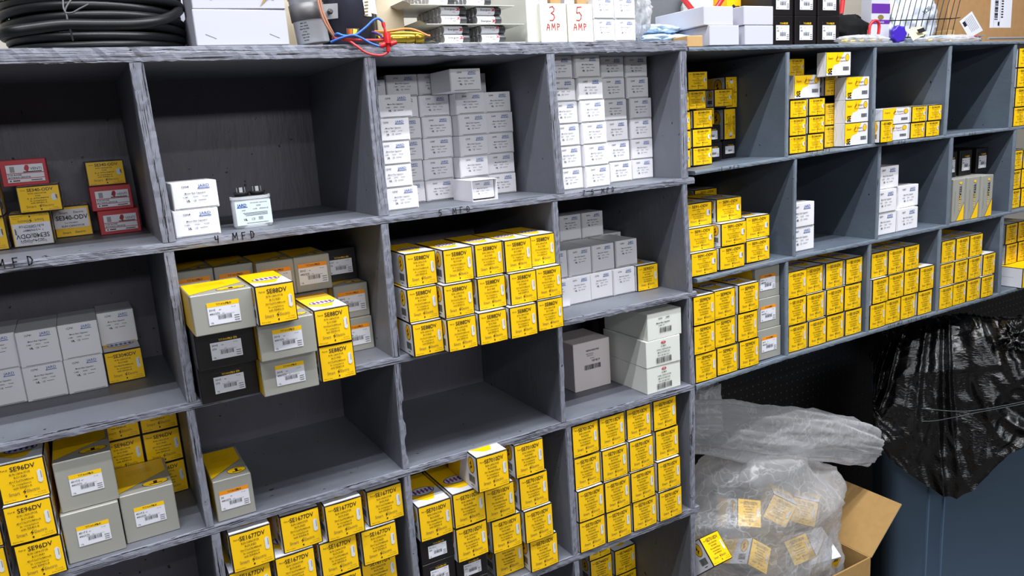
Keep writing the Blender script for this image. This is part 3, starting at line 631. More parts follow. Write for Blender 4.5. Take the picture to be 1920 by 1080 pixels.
('c4r2', 'y99', '', 1.2808, 1.204, 1.3007, 63, 65, 130, 0.15, 'third from left', 'top row'),
('c4r2', 'tr', '', 1.3562, 1.2128, 1.1719, 79, 73, 120, -0.35, 'rightmost', 'bottom row'),
('c4r2', 'tr', '', 1.3549, 1.2147, 1.2452, 79, 73, 120, -0.13, 'rightmost', 'second row up'),
('c4r2', 'tr', '', 1.3554, 1.2166, 1.3184, 79, 73, 120, 0.03, 'rightmost', 'top row'),
('c5r0', 'y12540', '', 1.4599, 1.224, 1.6389, 56, 39.8, 90, -0.01, 'leftmost', 'bottom row'),
('c5r0', 'y12540', '', 1.46, 1.224, 1.6791, 56, 39.8, 90, 0.15, 'leftmost', 'second row up'),
('c5r0', 'y12540', '', 1.4616, 1.224, 1.7193, 56, 39.8, 90, -0.01, 'leftmost', 'third row up'),
('c5r0', 'sek', '', 1.5056, 1.236, 1.7619, 87, 52, 20, -0.3, 'leftmost', 'fourth row up'),
('c5r0', 'y12540', '', 1.5209, 1.224, 1.6403, 56, 39.8, 90, -0.18, 'second from left', 'bottom row'),
('c5r0', 'y12540', '', 1.5245, 1.224, 1.6806, 56, 39.8, 90, 0.24, 'second from left', 'second row up'),
('c5r0', 'y12540', '', 1.5242, 1.224, 1.7208, 56, 39.8, 90, -0.1, 'rightmost', 'third row up'),
('c5r0', 'y125r', '', 1.6007, 1.2456, 1.7634, 47, 52.5, 100, 0.19, 'second from left', 'fourth row up'),
('c5r0', 'y125r', '', 1.6016, 1.2456, 1.6422, 47, 52.5, 100, 0.34, 'third from left', 'bottom row'),
('c5r0', 'y125r', '', 1.6024, 1.2456, 1.6951, 47, 52.5, 100, 0.09, 'third from left', 'second row up'),
('c5r0', 'se', '', 1.6514, 1.212, 1.6438, 86, 53, 30, 0, 'rightmost', 'bottom row'),
('c5r0', 'se', '', 1.6518, 1.212, 1.6972, 86, 53, 30, 0, 'rightmost', 'second row up'),
('c5r0', 'se', '', 1.6518, 1.212, 1.7506, 86, 53, 30, 0, 'rightmost', 'fourth row up'),
('c5r0', 'se', '', 1.5739, 1.206, 1.807, 86, 53, 25, 0, 'rightmost', 'top row'),
('c5r0', 'y12540', '', 1.4942, 1.2584, 1.8127, 56, 39.8, 90, 0.12, 'leftmost', 'top row'),
('c6r0', 'gse', '', 1.7297, 1.2144, 1.6442, 27, 53, 90, 0.08, 'leftmost', 'bottom row'),
('c6r0', 'y15v', '', 1.7312, 1.188, 1.6442, 48, 53, 20, -0.13, 'second from left', 'bottom row'),
('c6r0', 'sl', '', 1.7993, 1.212, 1.6445, 108, 39.5, 90, 0.29, 'third from left', 'bottom row'),
('c6r0', 'sl', '', 1.8029, 1.212, 1.6844, 108, 39.5, 90, -0.02, 'leftmost', 'top row'),
('c6r0', 'y1540', '', 1.8836, 1.2072, 1.6446, 59, 39.5, 90, 0.29, 'fourth from left', 'bottom row'),
('c6r0', 'y1540', '', 1.8872, 1.2072, 1.6846, 59, 39.5, 90, -0.14, 'second from left', 'top row'),
('c6r0', 'y1540', '', 1.9436, 1.2048, 1.6448, 59, 39.5, 90, 0.26, 'rightmost', 'bottom row'),
('c6r0', 'y1540', '', 1.9506, 1.2048, 1.6847, 59, 39.5, 90, 0.2, 'rightmost', 'top row'),
('c5r1', 'j77', '', 1.4874, 1.2323, 1.4068, 87, 57.5, 110, 0.08, '', 'bottom row'),
('c5r1', 'j77', '', 1.4848, 1.2303, 1.4647, 87, 57.5, 110, -0.04, '', 'top row'),
('c6r1', 'j77', '', 1.7934, 1.2258, 1.4068, 87, 57.5, 110, -0.25, 'leftmost', 'bottom row'),
('c6r1', 'j77', '', 1.7898, 1.2237, 1.4647, 87, 57.5, 110, 0.19, 'leftmost', 'second row up'),
('c6r1', 'j77', '', 1.8078, 1.2325, 1.5226, 87, 57.5, 110, -0.1, 'rightmost', 'top row'),
('c6r1', 'j77', '', 1.8883, 1.2274, 1.4068, 87, 57.5, 110, 0.11, 'rightmost', 'bottom row'),
('c6r1', 'j77', '', 1.9029, 1.238, 1.4647, 87, 57.5, 110, -0.26, 'rightmost', 'second row up'),
('c6r1', 'j77', '', 1.9748, 1.404, 1.5268, 87, 57.5, 110, -0.29, 'leftmost', 'top row'),
('c7r1', 'tst', '', 2.0911, 1.2129, 1.4068, 55, 115, 85, -0.25, 'leftmost', 'bottom row'),
('c7r1', 'b7', '', 2.116, 1.254, 1.5222, 58, 70, 110, 0.22, 'leftmost', 'top row'),
('c7r1', 'tst', '', 2.1469, 1.206, 1.4068, 55, 115, 85, -0.23, 'second from left', 'bottom row'),
('c7r1', 'b7', '', 2.1872, 1.254, 1.5222, 58, 70, 110, 0.28, 'second from left', 'top row'),
('c7r1', 'tst', '', 2.2036, 1.2001, 1.4068, 55, 115, 85, -0.09, 'rightmost', 'bottom row'),
('c7r1', 'b7', '', 2.2684, 1.254, 1.5222, 58, 70, 110, 0.05, 'rightmost', 'top row'),
('c5r2', 'y101', '', 1.4503, 1.2104, 1.1718, 64, 65, 130, -0.1, 'leftmost', 'bottom row'),
('c5r2', 'y101', '', 1.45, 1.2129, 1.2372, 64, 65, 130, 0.08, 'leftmost', 'second row up'),
('c5r2', 'y101', '', 1.4508, 1.2132, 1.3026, 64, 65, 130, -0.28, 'leftmost', 'top row'),
('c5r2', 'y101', '', 1.5187, 1.2089, 1.1717, 64, 65, 130, -0.07, 'second from left', 'bottom row'),
('c5r2', 'y101', '', 1.5154, 1.2132, 1.2372, 64, 65, 130, 0.31, 'second from left', 'second row up'),
('c5r2', 'y101', '', 1.5158, 1.219, 1.3026, 64, 65, 130, -0.22, 'second from left', 'top row'),
('c5r2', 'y101', '', 1.5875, 1.2117, 1.1717, 64, 65, 130, 0.11, 'third from left', 'bottom row'),
('c5r2', 'y101', '', 1.588, 1.2135, 1.2371, 64, 65, 130, -0.12, 'third from left', 'second row up'),
('c5r2', 'y101', '', 1.589, 1.2182, 1.3025, 64, 65, 130, -0.14, 'third from left', 'top row'),
('c5r2', 'y101', '', 1.6566, 1.2114, 1.1716, 64, 65, 130, -0.33, 'rightmost', 'bottom row'),
('c5r2', 'y101', '', 1.6545, 1.2136, 1.237, 64, 65, 130, -0.34, 'rightmost', 'second row up'),
('c5r2', 'y101', '', 1.6608, 1.216, 1.3024, 64, 65, 130, 0.31, 'rightmost', 'top row'),
('c6r2', 'y101', '', 1.7461, 1.2066, 1.1715, 64, 65, 130, 0.23, 'leftmost', 'bottom row'),
('c6r2', 'y101', '', 1.7543, 1.2066, 1.2368, 64, 65, 130, 0.21, 'leftmost', 'second row up'),
('c6r2', 'y101', '', 1.7599, 1.2166, 1.3023, 64, 65, 130, 0.22, 'leftmost', 'top row'),
('c6r2', 'y101', '', 1.8131, 1.2098, 1.1714, 64, 65, 130, 0.32, 'second from left', 'bottom row'),
('c6r2', 'y101', '', 1.8242, 1.2103, 1.2368, 64, 65, 130, -0.24, 'second from left', 'second row up'),
('c6r2', 'y101', '', 1.8252, 1.2139, 1.3022, 64, 65, 130, 0.06, 'second from left', 'top row'),
('c6r2', 'y101', '', 1.8804, 1.2115, 1.1713, 64, 65, 130, 0.0, 'third from left', 'bottom row'),
('c6r2', 'y101', '', 1.8898, 1.2105, 1.2367, 64, 65, 130, 0.05, 'third from left', 'second row up'),
('c6r2', 'y101', '', 1.8918, 1.2141, 1.3021, 64, 65, 130, 0.31, 'rightmost', 'top row'),
('c6r2', 'y101', '', 1.9499, 1.209, 1.1712, 64, 65, 130, 0.18, 'rightmost', 'bottom row'),
('c6r2', 'y101', '', 1.9546, 1.2092, 1.2366, 64, 65, 130, 0.33, 'rightmost', 'second row up'),
('c7r2', 'y102', '', 2.038, 1.2039, 1.1711, 63, 62, 130, -0.27, 'leftmost', 'bottom row'),
('c7r2', 'y102', '', 2.0482, 1.2109, 1.2335, 63, 62, 130, 0.11, 'leftmost', 'second row up'),
('c7r2', 'y102', '', 2.0597, 1.2167, 1.2959, 63, 62, 130, 0.12, 'leftmost', 'top row'),
('c7r2', 'y102', '', 2.1028, 1.2051, 1.171, 63, 62, 130, 0.17, 'second from left', 'bottom row'),
('c7r2', 'y102', '', 2.112, 1.2086, 1.2334, 63, 62, 130, 0.08, 'second from left', 'second row up'),
('c7r2', 'y102', '', 2.1235, 1.2145, 1.2958, 63, 62, 130, 0.23, 'second from left', 'top row'),
('c7r2', 'y102', '', 2.1688, 1.2044, 1.1709, 63, 62, 130, -0.14, 'third from left', 'bottom row'),
('c7r2', 'y102', '', 2.1765, 1.2081, 1.2333, 63, 62, 130, 0.3, 'third from left', 'second row up'),
('c7r2', 'y102', '', 2.1879, 1.2139, 1.2957, 63, 62, 130, -0.07, 'rightmost', 'top row'),
('c7r2', 'y102', '', 2.2335, 1.2011, 1.1708, 63, 62, 130, 0.07, 'rightmost', 'bottom row'),
('c7r2', 'y102', '', 2.2464, 1.2069, 1.2332, 63, 62, 130, 0.28, 'rightmost', 'second row up'),
('c8r0', 'y20', '', 2.3536, 1.206, 1.6459, 64, 53, 95, 0.14, '', 'bottom row'),
('c8r0', 'y20', '', 2.356, 1.206, 1.6993, 64, 53, 95, -0.13, '', 'second row up'),
('c8r0', 'y20', '', 2.3594, 1.206, 1.7527, 64, 53, 95, -0.19, '', 'third row up'),
('c8r0', 'y20', '', 2.3603, 1.206, 1.8061, 64, 53, 95, -0.12, '', 'top row'),
('c8r1', 'y20b', '', 2.396, 1.224, 1.4068, 50, 56, 95, 0.09, 'leftmost', 'bottom row'),
('c8r1', 'y20b', '', 2.3918, 1.224, 1.4632, 50, 56, 95, 0.35, 'leftmost', 'second row up'),
('c8r1', 'y20b', '', 2.3952, 1.224, 1.5196, 50, 56, 95, 0.28, 'leftmost', 'top row'),
('c8r1', 'y20b', '', 2.4499, 1.224, 1.4068, 50, 56, 95, -0.07, 'rightmost', 'bottom row'),
('c8r1', 'y20b', '', 2.444, 1.224, 1.4632, 50, 56, 95, -0.07, 'rightmost', 'second row up'),
('c8r1', 'y20b', '', 2.4474, 1.224, 1.5196, 50, 56, 95, 0.22, 'rightmost', 'top row'),
('c8r2', 'bx', '', 2.452, 1.1859, 1.1706, 120, 60, 250, -0.15, '', 'bottom row'),
('c8r2', 'y103', '', 2.4418, 1.248, 1.2311, 62, 62, 125, -0.06, 'leftmost', 'second row up'),
('c8r2', 'y103', '', 2.4347, 1.248, 1.2934, 62, 62, 125, -0.34, 'leftmost', 'top row'),
('c8r2', 'y103', '', 2.5078, 1.248, 1.2311, 62, 62, 125, -0.22, 'rightmost', 'second row up'),
('c8r2', 'y103', '', 2.5004, 1.248, 1.2934, 62, 62, 125, 0.03, 'rightmost', 'top row'),
]

# ---------------------------------------------------------------- capacitor boxes
MESH = {}
def maps(w, h, d):
    return {'front': lambda u, v, l: (u, -l * EPS, v), 'top': lambda u, v, l: (u, v, h + l * EPS),
            'left': lambda u, v, l: (-w / 2 - l * EPS, u, v), 'right': lambda u, v, l: (w / 2 + l * EPS, u, v), 'bottom': lambda u, v, l: (u, v, -l * EPS * .3)}
def carton_yellow(w, h, d, style=0):
    mb = MB(); mb.box((-w / 2, 0.0004, 0), (w / 2, d, h), 'black card', .0007); M = maps(w, h, d); i = .0016
    T = Print(mb, M['top']); T.rect(-w / 2 + i, i, w / 2 - i, d - i, 'white gloss')
    T.poly([(-w / 2 + i, d - i), (-w / 2 + i, d * .30), (-w * .12, d * .13), (w * .12, d * .13), (w * .30, d * .36), (w / 2 - i, d * .5), (w / 2 - i, d - i)][::-1], 'yellow', 2)
    cu, cv = 0, d * .42
    T.disc(cu, cv, w * .36, w * .25, 'blue emblem', 3); T.disc(cu, cv, w * .33, w * .22, 'white gloss', 4)
    for k in range(5): T.rect(-w * .26 + k * w * .12, cv - w * .12, -w * .26 + k * w * .12 + w * .06, cv + w * .13, 'blue emblem', 5)
    T.rect(-w * .25, cv - w * .02, w * .25, cv + w * .02, 'red ink' if style else 'blue emblem', 6)
    for sd in ('left', 'right'):
        P = Print(mb, M[sd]); P.rect(i, i, d - i, h - i, 'white gloss')
        P.poly([(d - i, i), (d - i, h - i), (d * .45, h - i), (d * .62, i)], 'yellow', 2)
        if sd == 'left' or True:
            P.disc(h * .32, h * .70, h * .19, h * .24, 'ink grey', 2); P.disc(h * .32, h * .70, h * .165, h * .21, 'yellow2', 3)
            P.poly([(h * .30, h * .84), (h * .40, h * .72), (h * .33, h * .70), (h * .40, h * .56), (h * .26, h * .66), (h * .32, h * .70)], 'ink', 4)
            P.rect(h * .16, h * .18, h * .52, h * .40, 'cap grey', 2); P.barcode(h * .17, h * .19, h * .51, h * .39, 'ink', 3, 12)
            P.rect(h * .26, h * .10, h * .42, h * .125, 'ink', 2)
    return mb
def flap_yellow(w, h, name, rate, shape='ROUND', ink='ink', tilt=0, up=False, patch=None, vert=0):
    mb = MB()
    bul = lambda u, v: -.0006 - .0016 * math.cos(PI * u / w) ** 2 * .8 - .0006 * math.cos(PI * (v / h - .5))
    if vert:
        W_, H_ = h, w
        q = (lambda u, v: (-v + H_ / 2, u + W_ / 2)) if vert == 1 else (lambda u, v: (v - H_ / 2, -u + W_ / 2))
        fn = lambda u, v, l: (lambda p: (p[0], bul(*p) - l * EPS, p[1]))(q(u, v))
    else:
        W_, H_ = w, h
        fn = (lambda u, v, l: (-u, bul(u, h - v) - l * EPS, h - v)) if up else (lambda u, v, l: (u, bul(u, v) - l * EPS, v))
    P = Print(mb, fn); n = 10
    P.rect(-W_ / 2 + .0004, .0004, W_ / 2 - .0004, H_ - .0004, 'black card', 0, n)
    i = .0017; P.rect(-W_ / 2 + i, i, W_ / 2 - i, H_ - i, 'yellow', 1, n)
    if patch == 'gray':
        P.rect(-W_ / 2 + .001, H_ * .3, W_ / 2 - .004, H_ * .9, 'label white', 2, n)
        P.text(name, 0, H_ * .56, H_ * .2, ink, 'c', .02, 4, fit=W_ * .84); P.text(rate, -.002, H_ * .44, H_ * .07, ink, 'c', .01, 4)
        P.text('RUN CAPACITOR', 0, H_ * .33, H_ * .09, ink, 'c', .02, 4, fit=W_ * .6)
        P.text('Smart', -W_ * .2, H_ * .76, H_ * .1, 'ink grey', 'c', .02, 4); P.text('Electric', W_ * .2, H_ * .76, H_ * .1, 'ink grey', 'c', .02, 4)
        P.text('Smart', -W_ * .2, H_ * .12, H_ * .1, 'ink grey', 'c', .02, 4); P.text('Electric', W_ * .16, H_ * .12, H_ * .1, 'ink grey', 'c', .02, 4)
    else:
        P.text('Part #', -W_ * .40, H_ * .83, H_ * .055, ink, 'l', .01)
        P.text(name, W_ * .04, H_ * .79, H_ * .16, ink, 'c', .014, fit=min(W_ * .60, W_ * .085 * len(name)))
        c = -W_ * .03
        P.text('RUN CAPACITOR', c, H_ * .69, H_ * .075, ink, 'c', .006, fit=W_ * .42); P.text(shape, c, H_ * .60, H_ * .075, ink, 'c', .006)
        P.text(rate, c, H_ * .505, H_ * .072, ink, 'c', .006, fit=W_ * .50); P.text('In compliance', c, H_ * .42, H_ * .072, ink, 'c', .006, fit=W_ * .38)
        P.text('with EIA456-A', c, H_ * .335, H_ * .072, ink, 'c', .006, fit=W_ * .38)
        P.text('Smart', -W_ * .22, H_ * .19, H_ * .12, 'ink grey', 'c', .004, fit=W_ * .22); P.text('Electric', W_ * .17, H_ * .20, H_ * .115, 'ink grey', 'c', .004, fit=W_ * .26)
        P.poly([(-W_ * .03, H_ * .16), (W_ * .03, H_ * .24), (-W_ * .01, H_ * .24), (W_ * .04, H_ * .32), (-W_ * .05, H_ * .23), (-W_ * .01, H_ * .225)], ink, 3)
        P.text('Made in China', -W_ * .43, H_ * .07, H_ * .038, ink, 'l', .0); P.disc(0, H_ * .115, W_ * .022, H_ * .022, ink, 3, 8); P.rect(-W_ * .01, H_ * .08, W_ * .01, H_ * .11, ink, 3)
        P.text('50 / 60 Hz', W_ * .33, H_ * .13, H_ * .038, ink, 'c', .0); P.text('Factory Assembled', W_ * .30, H_ * .075, H_ * .038, ink, 'c', .0, fit=W_ * .26)
        # picture of the part: a small pale can
        a, b_ = W_ * .305, W_ * .405; z0, z1 = H_ * (.37 if shape == 'ROUND' else .40), H_ * (.70 if shape == 'ROUND' else .66)
        if shape != 'ROUND': a = W_ * .27
        r = .0022
        def rr(u0, v0, u1, v1, m, l):
            P.poly([(u0 + r, v0), (u1 - r, v0), (u1, v0 + r), (u1, v1 - r), (u1 - r, v1), (u0 + r, v1), (u0, v1 - r), (u0, v0 + r)], m, l)
        rr(a, z0, b_, z1, 'cap white', 3); P.rect(b_ - (b_ - a) * .3, z0 + (z1 - z0) * .35, b_ - (b_ - a) * .12, z1 - (z1 - z0) * .12, 'cap grey', 4)
        if shape != 'ROUND': P.rect(b_ - .0012, z0 + r, b_, z1 - r, 'ink', 4)
    if patch == 'up':
        P.rect(-W_ * .46, H_ * .30, W_ * .44, H_ * .96, 'label white', 4, n)
        P.text(name, 0, H_ * .62, H_ * .19, 'ink', 'c', .01, 6, fit=W_ * .8); P.text(rate, 0, H_ * .48, H_ * .07, 'ink', 'c', .01, 6)
        P.text('RUN CAPACITOR', 0, H_ * .36, H_ * .09, 'ink', 'c', .01, 6, fit=W_ * .6); P.text('Smart', -W_ * .2, H_ * .83, H_ * .1, 'cap grey', 'c', .02, 6); P.text('Electric', W_ * .18, H_ * .83, H_ * .1, 'cap grey', 'c', .02, 6)
    return mb
def carton_plain(w, h, d, m, bev=.0009):
    mb = MB(); mb.box((-w / 2, .0004, 0), (w / 2, d, h), m, bev); return mb
def flap_jard(w, h, num, rate, big=False):
    mb = MB(); bul = lambda u, v: -.0005 - .0007 * math.cos(PI * (v / h - .5))
    P = Print(mb, lambda u, v, l: (u, bul(u, v) - l * EPS, v))
    P.rect(-w / 2 + .0012, .0025, w / 2 - .0012, h - .0004, 'white card', 0, 1)
    P.rect(-w * .38, .0016, w * .5 - .0035, .0026, 'cap grey', 1)
    s = min(h, w * .72); t = h - s
    f = lambda k: t + s * k
    P.text(num, -w * .20, f(.80), s * .105, 'felt pen', 'c', .01)
    P.text('JARD', w * .20, f(.79), s * .15, 'blue ink', 'c', .004, fit=w * .25)
    P.rect(w * .065, f(.735), w * .335, f(.76), 'blue ink', 2)
    P.text('Motor Run Capacitor', 0, f(.56), s * .08, 'felt pen', 'c', .012, fit=w * .46)
    for k, x in enumerate((-.22, 0.0, .20)): P.text(('5.0 MFD', '370VAC', 'Oval')[k], w * x, f(.43), s * .06, 'felt pen', 'c', .012, fit=w * .12)
    P.text('UL', -w * .17, f(.28), s * .10, 'felt pen', 'c', .05); P.text('CE', -w * .03, f(.28), s * .095, 'felt pen', 'c', .0); P.rect(w * .05, f(.31), w * .22, f(.325), 'felt pen', 3)
    return mb
def carton_titan(w, h, d, dark):
    m = 'black card' if dark else 'grey card'
    mb = carton_plain(w, h, d, m, .0012); M = maps(w, h, d); T = Print(mb, M['top'])
    y = 'yellow'
    if not dark:
        T.poly([(-w / 2 + .001, d - .001), (-w / 2 + .001, d * .10), (w / 2 - .004, d * .52), (w / 2 - .004, d - .001)][::-1], y, 1)
        T.line([(-w / 2 + .001, d * .10), (w / 2 - .004, d * .52)], .0006, 'ink', 2)
        T.disc(w * .20, d * .19, w * .25, d * .095, 'ink', 2, 24); T.disc(w * .20, d * .19, w * .235, d * .087, y, 3, 24)
        T.rect(w * .165, d * .15, w * .235, d * .24, 'ink', 4); T.rect(w * .08, d * .14, w * .33, d * .16, 'ink', 4)
        for k in range(4): T.rect(-w * .3, d * (.62 + .05 * k), w * .2, d * (.625 + .05 * k), 'ink brown', 3)
        L_ = Print(mb, M['left']); L_.poly([(.001, .001), (d - .001, .001), (d - .001, h - .001), (.012, h - .001)], y, 1)
    F = Print(mb, M['front'])
    return mb
def label_titan(w, h, dark, l1, l2, lw=.52, lh=None):
    mb = MB(); a = w * lw; b = lh or a * .74; u0, v0 = -a / 2, h * .50 - b / 2
    P = Print(mb, lambda u, v, l: (u, -.0003 - l * EPS, v))
    P.rect(u0, v0, u0 + a, v0 + b, 'label white', 1); hd = v0 + b * .80
    P.rect(u0, hd, u0 + a, v0 + b, 'black card' if dark else ('orange' if dark is None else 'yellow'), 2)
    ink = 'yellow' if dark else 'ink'
    P.text('TITAN', u0 + a * .42, hd + b * .05, b * .13, ink, 'r' if False else 'c', .0, 4, fit=a * .28); P.text('PRO 370' if dark else 'PRO', u0 + a * .58, hd + b * .05, b * .13, ink, 'l', .03, 4, fit=a * (.30 if dark else .18))
    P.text(l1, u0 + a * .05, v0 + b * .62, b * .13, 'felt pen', 'l', .01, 4); P.text('MFD', u0 + a * .36, v0 + b * .63, b * .05, 'felt pen', 'l', .01, 4)
    P.text(l2, u0 + a * .05, v0 + b * .45, b * .13, 'felt pen', 'l', .01, 4); P.text('VAC', u0 + a * .44, v0 + b * .46, b * .05, 'felt pen', 'l', .01, 4)
    P.rect(u0 + a * .27, v0 + b * .42, u0 + a * .82, v0 + b * .43, 'felt pen', 4)
    P.barcode(u0 + a * .30, v0 + b * .22, u0 + a * .74, v0 + b * .40, 'felt pen', 4, 18)
    P.text('UL', u0 + a * .06, v0 + b * .06, b * .10, 'felt pen', 'l', .02, 4); P.text('TP-CAP', u0 + a * .74, v0 + b * .68, b * .06, 'felt pen', 'l', .0, 4)
    for k in range(3): P.rect(u0 + a * .80, v0 + b * (.08 + .1 * k), u0 + a * .96, v0 + b * (.105 + .1 * k), 'felt pen', 4)
    return mb
def front_se(w, h, kind):
    mb = MB(); P = Print(mb, lambda u, v, l: (u, -.0003 - l * EPS, v)); i = .001
    P.rect(-w / 2 + .0002, .0002, w / 2 - .0002, h - .0002, 'black card', 0); P.rect(-w / 2 + i, i, w / 2 - i, h - i, 'white gloss', 1)
    tall = h > .045
    if tall:
        P.poly([(-w / 2 + i, h * .12), (-w * .30, h * .14), (-w * .18, h * .45), (w * .02, h * .52), (w * .10, h * .75), (w * .22, h - i), (-w / 2 + i, h - i)], 'yellow', 2)
        P.text('SE', -w * .42, h * .08, h * .34, 'black card', 'l', .03, 5, sx=.8)
    else: P.poly([(-w / 2 + i, i), (-w * .25, i), (-w * .10, h * .4), (w * .0, h - i), (-w / 2 + i, h - i)], 'yellow', 2)
    P.text('Super', -w * .42, h * .70, h * .13, 'ink brown', 'l', .01, 5, fit=w * .20); P.text('Smart', w * .02, h * .72, h * .15, 'ink brown', 'l', .01, 5, fit=w * .22)
    P.poly([(-w * .12, h * .68), (-w * .02, h * .95), (-w * .05, h * .80), (-w * .0, h * .80), (-w * .1, h * .64)], 'ink brown', 5)
    P.text('Line Capacitors', -w * .10, h * .60, h * .085, 'ink brown', 'l', .02, 5, fit=w * .44)
    P.disc(w * .35, h * .76, w * .085, h * .16, 'ink grey', 3); P.disc(w * .35, h * .76, w * .07, h * .135, 'yellow2', 4)
    P.rect(w * .18, h * .22, w * .42, h * .38, 'cap grey', 3); P.barcode(w * .18, h * .22, w * .42, h * .38, 'felt pen', 4, 16)
    return mb
def front_red(w, h):
    mb = MB(); P = Print(mb, lambda u, v, l: (u, -.0003 - l * EPS, v))
    P.rect(-w * .38, h * .14, w * .42, h * .80, 'label white', 1)
    P.rect(-w * .40, h * .46, w * .42, h * .49, 'red card', 2); P.rect(-w * .40, h * .26, w * .42, h * .285, 'red card', 2)
    P.rect(-w * .30, h * .52, -w * .20, h * .74, 'cap grey', 3)
    P.disc(w * .06, h * .65, w * .05, h * .10, 'red ink', 3); P.rect(w * .05, h * .52, w * .09, h * .62, 'red ink', 3); P.poly([(w * .0, h * .6), (w * .04, h * .78), (w * .1, h * .78), (w * .12, h * .66)], 'red ink', 3)
    P.text('VENTI', w * .14, h * .58, h * .14, 'felt pen', 'l', .0, 4, fit=w * .24); P.rect(-w * .02, h * .50, w * .38, h * .535, 'felt pen', 3)
    P.text('DUAL ROUND', -w * .36, h * .39, h * .075, 'felt pen', 'l', .03, 4, fit=w * .3); P.text('MOTOR RUN CAPACITOR', -w * .36, h * .30, h * .075, 'felt pen', 'l', .03, 4, fit=w * .48)
    P.disc(-w * .32, h * .2, w * .02, h * .03, 'felt pen', 4, 8); P.rect(-w * .27, h * .18, -w * .12, h * .22, 'felt pen', 4); P.rect(w * .12, h * .18, w * .36, h * .21, 'felt pen', 4)
    return mb
def text_front(w, h, lines, bar=None, red=False):
    mb = MB(); P = Print(mb, lambda u, v, l: (u, -.0003 - l * EPS, v))
    for s, u, v, sz, b_ in lines: P.text(s, w * u, h * v, sz, 'felt pen', 'c', b_, 3)
    if bar: P.barcode(w * bar[0], h * bar[1], w * bar[2], h * bar[3], 'felt pen', 3, 18)
    if red: P.disc(0, h * .86, w * .07, h * .055, 'red ink', 1, 16); P.disc(0, h * .86, w * .055, h * .038, 'white card', 2, 16); P.rect(-w * .06, h * .84, w * .06, h * .88, 'red ink', 3)
    return mb
RT = {'y88': ('SE88DV', '30+5x370/440volt', 'ROUND'), 'y90': ('SE90DV', '35+5x370/440volt', 'ROUND'), 'y96': ('SE96DV', '45+7.5x370/440volt', 'ROUND'),
 'y96s': ('SE3040DV', '30+4x370/440volt', 'ROUND'), 'y1677': ('SE1677DV', '70+7.5x370/440volt', 'ROUND'), 'yh': ('SE1677DV', '70+7.5x370/440volt', 'ROUND'), 'yh2': ('SE1677DV', '70+7.5x370/440volt', 'ROUND'),
 'y7010': ('SE7010DV', '70+10x440/370volt', 'ROUND'), 'y91': ('SE91-ODV', '35+5x370/440volt', 'OVAL'), 'y99': ('SE99DV', '50+5x370/440volt', 'ROUND'),
 'y101': ('SE101DV', '45+5x370/440volt', 'ROUND'), 'y102': ('SE102DV', '55+5x370/440volt', 'ROUND'), 'y103': ('SE103DV', '60+5x370/440volt', 'ROUND'), 'y1040': ('SE1040-ODV', '10x370/440volt', 'OVAL'),
 'yv': ('SE1040-ODV', '10x370/440volt', 'OVAL'), 'y12540': ('SE12540-ODV', '12.5x370/440volt', 'OVAL'), 'y1540': ('SE1540-ODV', '15x370/440volt', 'OVAL'), 'y125r': ('SE12540DV', '12.5x370/440volt', 'ROUND'),
 'y15v': ('SE1540DV', '15x370/440volt', 'ROUND'), 'y744': ('SE7440DV', '7.5x440volt', 'ROUND'), 'y20': ('SE2040-ODV', '20x370/440volt', 'OVAL'), 'y20b': ('SE2540DV', '25x370/440volt', 'ROUND'),
 's340': ('SE340-ODV', '3 x 370/440V', 'OVAL'), 's340b': ('SE340-ODV', '3 x 370/440V', 'OVAL')}
JN = {'j05': '12905', 'j07': '12907', 'j04': '12904', 'j41': '12741', 'jc3': '12793', 'jc3s': '12793', 'j77': '12077', 'jopen': '12905'}
